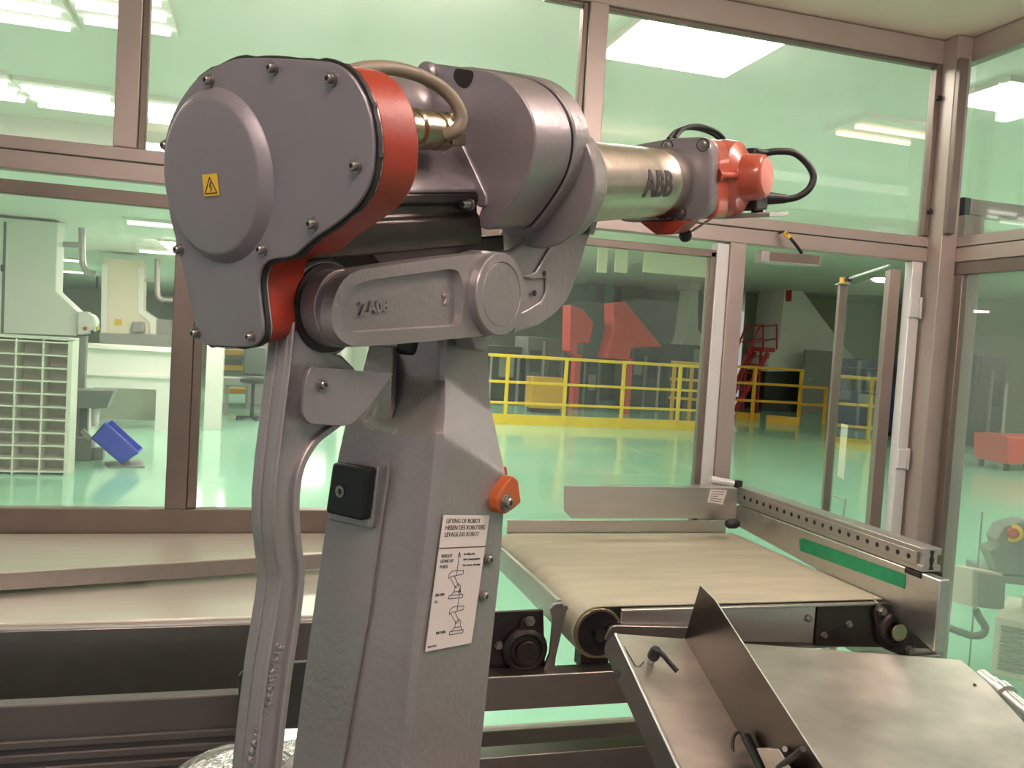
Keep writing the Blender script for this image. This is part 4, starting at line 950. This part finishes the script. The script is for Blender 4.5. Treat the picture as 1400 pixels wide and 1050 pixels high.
# hopper and cup beneath
hp_ = thing('hopper', hZ(130, 640), 'grey funnel hopper on a grey pedestal left of the blue crate', 'hopper')
YH = 10.3
b = B(); b.loft([[V((hY(104, 532, YH).x, YH-.2, hY(104, 532, YH).z)), V((hY(160, 532, YH).x, YH-.2, hY(150, 532, YH).z)), V((hY(160, 532, YH).x, YH+.15, hY(150, 532, YH).z)), V((hY(104, 532, YH).x, YH+.15, hY(104, 532, YH).z))],
                 [V((hY(108, 557, YH).x, YH-.1, hY(108, 557, YH).z)), V((hY(148, 557, YH).x, YH-.1, hY(148, 557, YH).z)), V((hY(148, 557, YH).x, YH+.1, hY(148, 557, YH).z)), V((hY(108, 557, YH).x, YH+.1, hY(108, 557, YH).z))]])
part(hp_, 'funnel', b, 'grey_paint')
p = hY(131, 558, YH); part(hp_, 'cup', B().lathe(p-Z*.2, Z, [(.035, 0), (.05, .2)], 20), 'white_paint', label='white cup')
part(hp_, 'pedestal', B().box((hY(101, 600, YH).x, YH-.1, 0), (hY(127, 600, YH).x, YH+.15, hY(110, 597, YH).z)), 'grey_paint', .01)
part(hp_, 'pedestal_side', B().box((hY(127, 600, YH).x, YH-.0, 0), (hY(142, 600, YH).x, YH+.12, hY(127, 612, YH).z)), 'grey_paint', .01)
part(hp_, 'stem', B().box((hY(106, 600, YH).x, YH+.05, hY(110, 597, YH).z), (hY(117, 600, YH).x, YH+.15, hY(110, 557, YH).z)), 'mid_grey')
part(hp_, 'valve', B().bar(hY(112, 588, YH-.12), hY(124, 600, YH-.12), .05, .05), 'alu')
# blue crate tilted on a grey mat
mt = hZ(170, 636)
b = B(); b.prism([hZ(143, 633), hZ(150, 640), hZ(198, 640), hZ(193, 630)], Z*.02); tag(obj('floor_mat', b, 'grey_paint'), 'flat grey mat on the green floor under the blue crate', 'mat')
c0 = [hY(x, y, 9.75) for x, y in ((124, 599), (143, 578), (189, 620), (166, 635))]
dep = V((0, .38, 0)); dzc = max(0, .022-min(p.z for p in c0)); c0 = [p+Z*dzc for p in c0]
ctr = sum(c0, V())/4
cr = thing('crate', V((ctr.x, 9.95, .02)), 'blue plastic crate tilted on its corner on the grey mat', 'crate')
u_ = c0[2]-c0[1]; v_ = c0[0]-c0[1]
part(cr, 'crate_wall', B().prism(c0, (0, .015, 0)), 'blue_crate', .004)
part(cr, 'crate_wall', B().prism([p+dep for p in c0], (0, .015, 0)), 'blue_crate', .004)
def slab(a, c_): return B().prism([a, c_, c_+dep, a+dep], (c0[3]-c0[2]).normalized()*.015)
part(cr, 'crate_base', B().prism([c0[0], c0[3], c0[3]+dep, c0[0]+dep], -v_.normalized()*.015), 'blue_crate', .004)
part(cr, 'crate_end', B().prism([c0[0], c0[1], c0[1]+dep, c0[0]+dep], u_.normalized()*.015), 'blue_crate', .004)
part(cr, 'crate_end', B().prism([c0[3], c0[2], c0[2]+dep, c0[3]+dep], -u_.normalized()*.015), 'blue_crate', .004)
for a, c_ in ((c0[1], c0[2]), ): part(cr, 'crate_rim', B().bar(a-V((0, .015, 0)), c_-V((0, .015, 0)), .03, .04, (0, 1, 0)), 'blue_crate', .004)
# --- second white machine
YN = 14.6
m2 = thing('white_machine', V((hY(175, 500, YN).x, YN, 0)), 'cream machine with a yellow warning label in the distance left of the window post', 'machine')
bq = YQ(YN, (140, 352), (195, 356), (194, 424), (213, 437), (213, 460), (140, 456))
for p in bq: p.z = min(p.z, 2.57)
part(m2, 'cabinet_body', B().prism(bq, (0, .5, 0)), 'cream_paint', .01)
part(m2, 'edge_strip', B().prism(YQ(YN-.03, (139, 361), (147, 362), (146, 455), (138, 455)), (0, .03, 0)), 'white_paint')
part(m2, 'right_strip', B().prism(YQ(YN-.03, (189, 366), (197, 367), (196, 424), (213, 436), (213, 458), (205, 458), (205, 441), (189, 428)), (0, .03, 0)), 'white_paint')
part(m2, 'warning_label', B().prism(YQ(YN-.02, (157, 436), (166, 436), (167, 444), (156, 444)), (0, .02, 0)), 'yellow_label', label='yellow warning label')
part(m2, 'control_box', B().prism(YQ(YN-.15, (181, 440), (197, 440), (197, 454), (181, 454)), (0, .15, 0)), 'grey_paint', .01)
part(m2, 'steel_band', B().prism(YQ(YN-.1, (136, 455), (230, 458), (230, 475), (136, 470)), (0, .8, 0)), 'grey_paint')
pz = YQ(YN, (136, 470), (209, 470))
part(m2, 'stand', B().box((pz[0].x, YN+.1, 0), (pz[1].x, YN+.7, pz[0].z)), 'white_paint')
b = B(); q_ = [hY(x, y, YN+.2) for x, y in ((215, 367), (215, 395), (217, 405), (223, 409), (236, 410))]; q_[0].z = 2.55; b.tube(q_, .045, 12); pi = part(m2, 'pipe', b, 'alu', label='bent steel pipe')
part(pi, 'pipe_arm', B().bar(hY(198, 383, YN+.2), hY(213, 384, YN+.2), .03, .05), 'alu')
part(pi, 'nozzle', B().cyl(hY(227, 411, YN+.2), hY(227, 420, YN+.2), .02, seg=10), 'black')
part(m2, 'side_cabinet', B().prism(YQ(YN+.1, (212, 436), (232, 437), (232, 470), (212, 470)), (0, .6, 0)), 'grey_paint')
# --- white counter
YC = 13.2
ct = thing('counter', V((hY(165, 560, YC).x, YC+.3, 0)), 'long white counter with an open kneehole behind the blue crate', 'counter')
ztop = hY(170, 473, YC).z; zu = hY(170, 531, YC).z
xa, xb = hY(90, 500, YC).x, hY(246, 500, YC).x
part(ct, 'counter_front', B().box((xa, YC, zu), (xb, YC+.06, ztop-.06)), 'white_paint')
part(ct, 'counter_top', B().box((xa, YC-.05, ztop-.06), (xb, YC+.7, ztop)), 'white_paint', .01)
part(ct, 'ledge', B().box((xa, YC-.03, hY(170, 513, YC).z-.02), (xb, YC, hY(170, 513, YC).z+.02)), 'white_paint')
part(ct, 'counter_leg', B().box((hY(213, 550, YC).x, YC, 0), (xb, YC+.7, zu)), 'white_paint')
part(ct, 'counter_leg', B().box((xa, YC, 0), (hY(128, 550, YC).x, YC+.7, zu)), 'white_paint')
part(ct, 'back_panel', B().box((xa, YC+.62, .08), (xb, YC+.68, zu)), 'wall_green')
# --- bay behind the window post: column, desk, shelving, stool
b = B(); xl, xr = hY(281, 520, 13.5).x, hY(304, 520, 13.5).x; b.box((xl, 13.5, 0), (xr, 13.9, 2.6)); o = obj('column', b, 'white_paint'); tag(o, 'square white column seen between the window post and the robot linkage', 'column')
YK = hZ(344, 574).y+.7
dk = thing('desk', V((hY(340, 560, YK).x, YK, 0)), 'pale grey desk seen between the white column and the robot linkage', 'desk')
dz = hY(330, 517, YK).z
part(dk, 'desk_top', B().box((hY(304, 517, YK).x, YK-.2, dz-.12), (hY(430, 517, YK).x, YK+.4, dz)), 'grey_paint', .005)
for x in (310, 425): part(dk, 'leg', B().box((hY(x-3, 540, YK).x, YK-.1, 0), (hY(x+3, 540, YK).x, YK-.02, dz-.12)), 'grey_paint')
sf_ = thing('storage_rack', V((hY(320, 560, 18).x, 18, 0)), 'orange-beamed storage rack beyond the pale desk', 'shelving')
for y in (482, 503, 535): 
    z = hY(320, y, 18).z; part(sf_, 'beam', B().box((hY(294, y, 18).x, 18, z-.05), (hY(347, y, 18).x, 18.5, z+.05)), 'amber')
for x in (296, 345): part(sf_, 'upright', B().box((hY(x-2, 500, 18).x, 18.02, 0), (hY(x+2, 500, 18).x, 18.08, 1.6)), 'grey_paint')
part(sf_, 'stored_bin', B().box((hY(300, 500, 18).x, 18.1, hY(320, 503, 18).z+.05), (hY(330, 500, 18).x, 18.4, hY(320, 492, 18).z)), 'mid_grey')
st = thing('stool', hZ(344, 574), 'dark swivel stool standing at the pale desk', 'stool')
p = hZ(344, 574); sz = hY(344, 524, p.y).z
part(st, 'seat', B().lathe(p+Z*sz, Z, [(.18, 0), (.22, .02), (.22, .07), (.18, .09)], 24), 'dark_machine')
part(st, 'backrest', B().box((p.x-.18, p.y+.14, sz+.12), (p.x+.2, p.y+.2, sz+.62)), 'mid_grey', .03)
part(st, 'stem', B().cyl(p+Z*.05, p+Z*sz, .03, seg=12), 'dark_machine')
for k in range(5):
    a_ = k*2*PI/5; part(st, 'foot', B().bar(p+Z*.05, p+V((math.cos(a_)*.3, math.sin(a_)*.3, .03)), .04, .03), 'dark_machine')
bx = thing('grey_cabinet', V((hY(360, 500, 17).x, 17, 0)), 'tall grey cabinet behind the stool', 'cabinet')
part(bx, 'cabinet_body', B().box((hY(338, 480, 17).x, 17, 0), (hY(420, 480, 17).x, 17.6, 1.75)), 'grey_paint', .01)
part(bx, 'door', B().box((hY(341, 480, 17).x, 16.98, .1), (hY(417, 480, 17).x, 17, 1.7)), 'grey_paint', .005)
# --- yellow guard rail
ga, gb = hZ(600, 577), hZ(985, 590)
gdir = nz(gb-ga); gn = V((-gdir.y, gdir.x, 0)); gl = (gb-ga).length
def GP(px, py): return hit(px, py, ga, gn)
zt1, zm1, zl1 = GP(775, 491).z, GP(775, 526).z, GP(775, 554).z
gr = thing('guard_rail', ga, 'long bright yellow guard rail standing across the hall behind the glass', 'guard rail')
for nm, z, h_ in (('top_rail', zt1, .06), ('middle_rail', zm1, .05), ('lower_rail', zl1, .05)):
    part(gr, nm, B().bar(ga+Z*z, gb+Z*z, .05, h_), 'yellow', .008)
part(gr, 'kick_board', B().bar(ga+Z*.10, gb+Z*.10, .03, .20), 'yellow')
for px in (616, 692, 772, 851, 928, 983):
    p = GP(px, 540); part(gr, 'post', B().box((p.x-.03, p.y-.03, 0), (p.x+.03, p.y+.03, zt1+.03)), 'yellow')
# shorter railings further back
def railing(a, c_, zs, posts, label, m='amber'):
    t = thing('guard_rail', a, label, 'guard rail')
    for z in zs: part(t, 'rail', B().bar(a+Z*z, c_+Z*z, .05, .06), m)
    for u in posts:
        p = a.lerp(c_, u); part(t, 'post', B().box((p.x-.035, p.y-.035, 0), (p.x+.035, p.y+.035, max(zs)+.02)), m)
    return t
a = hZ(1000, 574); c_ = hZ(1091, 578); railing(a, c_, (1.33, .93, .5), (.3, 1.0), 'amber railing with three bars in front of the red stair')
a = hZ(1091, 579); c_ = hZ(1126, 580); railing(a, c_, (.92, .48), (1.0,), 'short low amber railing right of the three-bar railing')
a = hZ(912, 572); c_ = hZ(965, 576); railing(a, c_, (1.35, .95, .5), (.1, .55), 'thin yellow railing behind the right end of the long guard rail')
for (x0, x1, lab) in ((1000, 1032, 'yellow kerb block left of the gap in the kerb'), (1042, 1086, 'yellow kerb block right of the gap in the kerb')):
    p, q = hZ(x0, 572+(x0-1000)*.09), hZ(x1, 575+(x1-1042)*.11)
    tag(obj('kerb_block', B().bar(p+Z*.09-V((0, .2, 0)), q+Z*.09-V((0, .2, 0)), .1, .18), 'amber'), lab, 'kerb')
# --- red mobile stair
YS = 21.4
rs = thing('mobile_stair', V((hY(1030, 570, YS).x, YS, 0)), 'red steel stair with handrails beside the white sloping duct', 'stair')
lo_, hi_ = hY(1004, 565, YS), hY(1050, 482, YS); lo_.z = .05
for dy_ in (0, .7):
    o_ = V((0, dy_, 0)); part(rs, 'stringer', B().bar(lo_+o_, hi_+o_, .05, .12), 'red')
    part(rs, 'handrail', B().tube([lo_+o_+Z*.9, hY(1038, 447, YS)+o_, hY(1062, 444, YS)+o_, hY(1062, 478, YS)+o_], .03, 8, smooth=False), 'red')
    part(rs, 'handrail', B().tube([lo_+o_+Z*.5, hY(1030, 468, YS)+o_, hY(1061, 463, YS)+o_], .025, 8, smooth=False), 'red')
for k in range(7):
    p = lo_.lerp(hi_, (k+.5)/7); part(rs, 'step', B().box((p.x-.12, p.y, p.z-.02), (p.x+.12, p.y+.7, p.z+.02)), 'red')
pf = hY(1048, 478, YS); part(rs, 'platform', B().box((pf.x-.1, YS, pf.z-.06), (pf.x+.28, YS+.7, pf.z+.06)), 'red')
for x in (1040, 1060): q = hY(x, 480, YS); part(rs, 'post', B().box((q.x-.03, YS+.7, 0), (q.x+.03, YS+.76, q.z)), 'red')
# --- white sloping duct machine and dark pit, grey door, sign
YD = 23.2
dm = thing('duct_machine', V((hY(1095, 560, YD).x, YD, 0)), 'large white machine hood with a sloping shoulder beyond the amber railing', 'machine')
part(dm, 'hood', B().prism(YQ(YD, (1074, 391), (1092, 390), (1150, 468), (1170, 492), (1170, 512), (1099, 508), (1049, 508), (1051, 492), (1066, 465)), (0, 1.5, 0)), 'white_paint', .02)
q = YQ(YD+.1, (1047, 508), (1170, 512)); part(dm, 'dark_base', B().box((q[0].x, YD+.1, 0), (q[1].x, YD+1.3, q[0].z+.02)), 'dark_machine')
q = YQ(YD-.3, (1041, 564), (1100, 570)); part(dm, 'plinth', B().box((q[0].x, YD-.3, 0), (q[1].x, YD+.1, .35)), 'dark_machine')
sg = YQ(YD-.03, (1075, 397), (1083, 397), (1082, 412), (1074.5, 412)); part(dm, 'red_sign', B().prism(sg, (0, .02, 0)), 'red', label='small red sign')
q = YQ(22.5, (1102, 478), (1142, 480)); b = B(); b.box((q[0].x, 22.5, 0), (q[1].x, 22.6, q[0].z)); gd = thing('metal_door', V((q[0].x, 22.5, 0)), 'plain grey metal door right of the white hood', 'door')
part(gd, 'door_panel', b, 'grey_paint'); part(gd, 'door_handle', B().box((q[0].x+.1, 22.46, 1.0), (q[0].x+.25, 22.5, 1.05)), 'alu')
# --- dark production line behind the guard rail
def machine(px0, px1, ytop, Yd, label, m='dark_machine', name='production_machine', extras=True, dep=1.2):
    p, q = hY(px0, ytop, Yd), hY(px1, ytop, Yd); h_ = p.z
    t = thing(name, V(((p.x+q.x)/2, Yd, 0)), label, 'machine')
    part(t, 'body', B().box((p.x, Yd, .1), (q.x, Yd+dep, h_)), m, .02)
    w2 = q.x-p.x
    if extras:
        n = max(2, int(w2/.5))
        for k in range(n):
            x = p.x+w2*(k+.15)/n; zz = h_*(.25+.5*random.random())
            part(t, 'panel', B().box((x, Yd-.04, zz), (x+w2*.55/n, Yd, min(h_-.05, zz+.3+.3*random.random()))), random.choice(('mid_grey', 'grey_paint', 'dark_machine', 'iron')))
            part(t, 'vertical_pipe', B().cyl((x+w2*.7/n, Yd-.08, .05), (x+w2*.7/n, Yd-.08, h_*(.7+.3*random.random())), .04, seg=10), random.choice(('alu', 'mid_grey', 'grey_paint')))
    part(t, 'foot_plinth', B().box((p.x+.05, Yd+.05, 0), (q.x-.05, Yd+dep-.05, .1)), 'iron')
    return t
machine(640, 715, 470, 21.3, 'dark machine behind the guard rail beside the robot column')
machine(722, 774, 460, 21.3, 'grey-topped machine left of the small red chute', 'mid_grey')
machine(783, 822, 488, 21.3, 'low dark machine below the small red chute')
machine(866, 904, 478, 21.3, 'dark machine under the slope of the large red chute')
machine(914, 975, 470, 21.9, 'dark cabinet row behind the right end of the guard rail')
def chute(pts, Yd, label):
    P = YQ(Yd, *pts); t = thing('chute', V((P[0].x, Yd, 0)), label, 'chute')
    part(t, 'chute_body', B().prism(P, (0, .6, 0)), 'red_pale', .02)
    lo2 = min(P, key=lambda p: p.z); part(t, 'chute_leg', B().box((lo2.x-.0, Yd+.1, 0), (lo2.x+.15, Yd+.4, lo2.z+.05)), 'red_pale')
chute(((838, 414), (855, 412), (906, 474), (864, 476), (860, 492), (828, 490), (839, 452)), 19.6, 'large pale red triangular chute above the guard rail')
chute(((780, 416), (798, 424), (812, 442), (806, 469), (790, 469), (789, 487), (779, 480)), 20.2, 'small pale red chute left of the large one')
machine(800, 830, 412, 24.0, 'tall grey machine block between the two red chutes', 'mid_grey', extras=False)
machine(870, 940, 408, 25.2, 'pale grey machine block behind the large red chute', 'grey_paint', extras=False)
q = YQ(23.5, (946, 396), (955, 396), (955, 450), (985, 500), (985, 580), (920, 580), (920, 500), (938, 460)); t = thing('duct', V((q[0].x, 23.5, 0)), 'greenish sloping duct at the right end of the long guard rail', 'duct')
for p in q[4:6]: p.z = .02
part(t, 'duct_body', B().prism(q, (0, .8, 0)), 'wall_green', .02); part(t, 'duct_collar', B().box((q[0].x-.05, 23.45, q[0].z), (q[1].x+.05, 24.35, 3.7)), 'wall_green')
b = B(); 
for i, (x0, x1) in enumerate(((806, 817), (829, 842), (857, 884))):
    p, q = hY(x0, 380, 26.5), hY(x1, 380, 26.5); tag(obj('pillar', B().box((p.x, 26.5, 0), (q.x, 26.9, 3.7)), 'pillar_green'), ('narrow green pillar, leftmost of three behind the red chutes', 'narrow green pillar, middle of three behind the red chutes', 'wide green pillar, rightmost of three behind the red chutes')[i], 'pillar')
ty = machine(728, 772, 515, 18.9, 'ochre topped trolley behind the long guard rail', 'amber', 'trolley', False, .5)
# --- blue equipment seen through the open glass door and right wall
machine(1160, 1188, 490, 15.5, 'dark blue cabinet behind the open glass door', 'navy', dep=.4)
machine(1190, 1232, 492, 16.2, 'second dark blue cabinet nearer the door hinge', 'navy', dep=.4)
machine(1172, 1215, 535, 14.6, 'blue bench unit in front of the dark blue cabinets', 'navy', 'bench', True, .5)
machine(1337, 1378, 486, 14.5, 'dark grey cabinet beyond the right glass wall')
q0 = hZ(1374, 645)
rb = thing('red_bin', q0, 'red bin on short legs at the right picture edge beyond the glass', 'bin')
qq = hY(1374, 597, q0.y)
part(rb, 'bin_body', B().prism([q0+Z*.12+V((.05, 0, 0)), q0+V((1.2, 0, .12)), V((q0.x+1.25, q0.y, qq.z)), V((q0.x, q0.y, qq.z))], (0, .7, 0)), 'red_pale', .02)
for dx in (.12, 1.05):
    for dy_ in (.1, .6): part(rb, 'leg', B().box((q0.x+dx, q0.y+dy_, 0), (q0.x+dx+.06, q0.y+dy_+.06, .13)), 'iron')

for (x0, x1, lab) in ((817, 829, 'narrow beige ceiling panel, leftmost of three above the red chutes'), (841, 857, 'narrow beige ceiling panel, middle of three above the red chutes'), (880, 968, 'wide beige ceiling panel, rightmost of three above the red chutes')):
    p, q = hY(x0, 372, 16.2), hY(x1, 377, 16.2)
    tag(obj('hanging_panel', B().box((p.x, 16.2, p.z), (q.x, 16.26, 3.7)), 'cream_paint'), lab, 'panel')
SC.view_settings.view_transform="Standard"; SC.view_settings.look="None"; SC.view_settings.exposure=0.37; SC.view_settings.gamma=1.0; SC.cycles.use_denoising=True
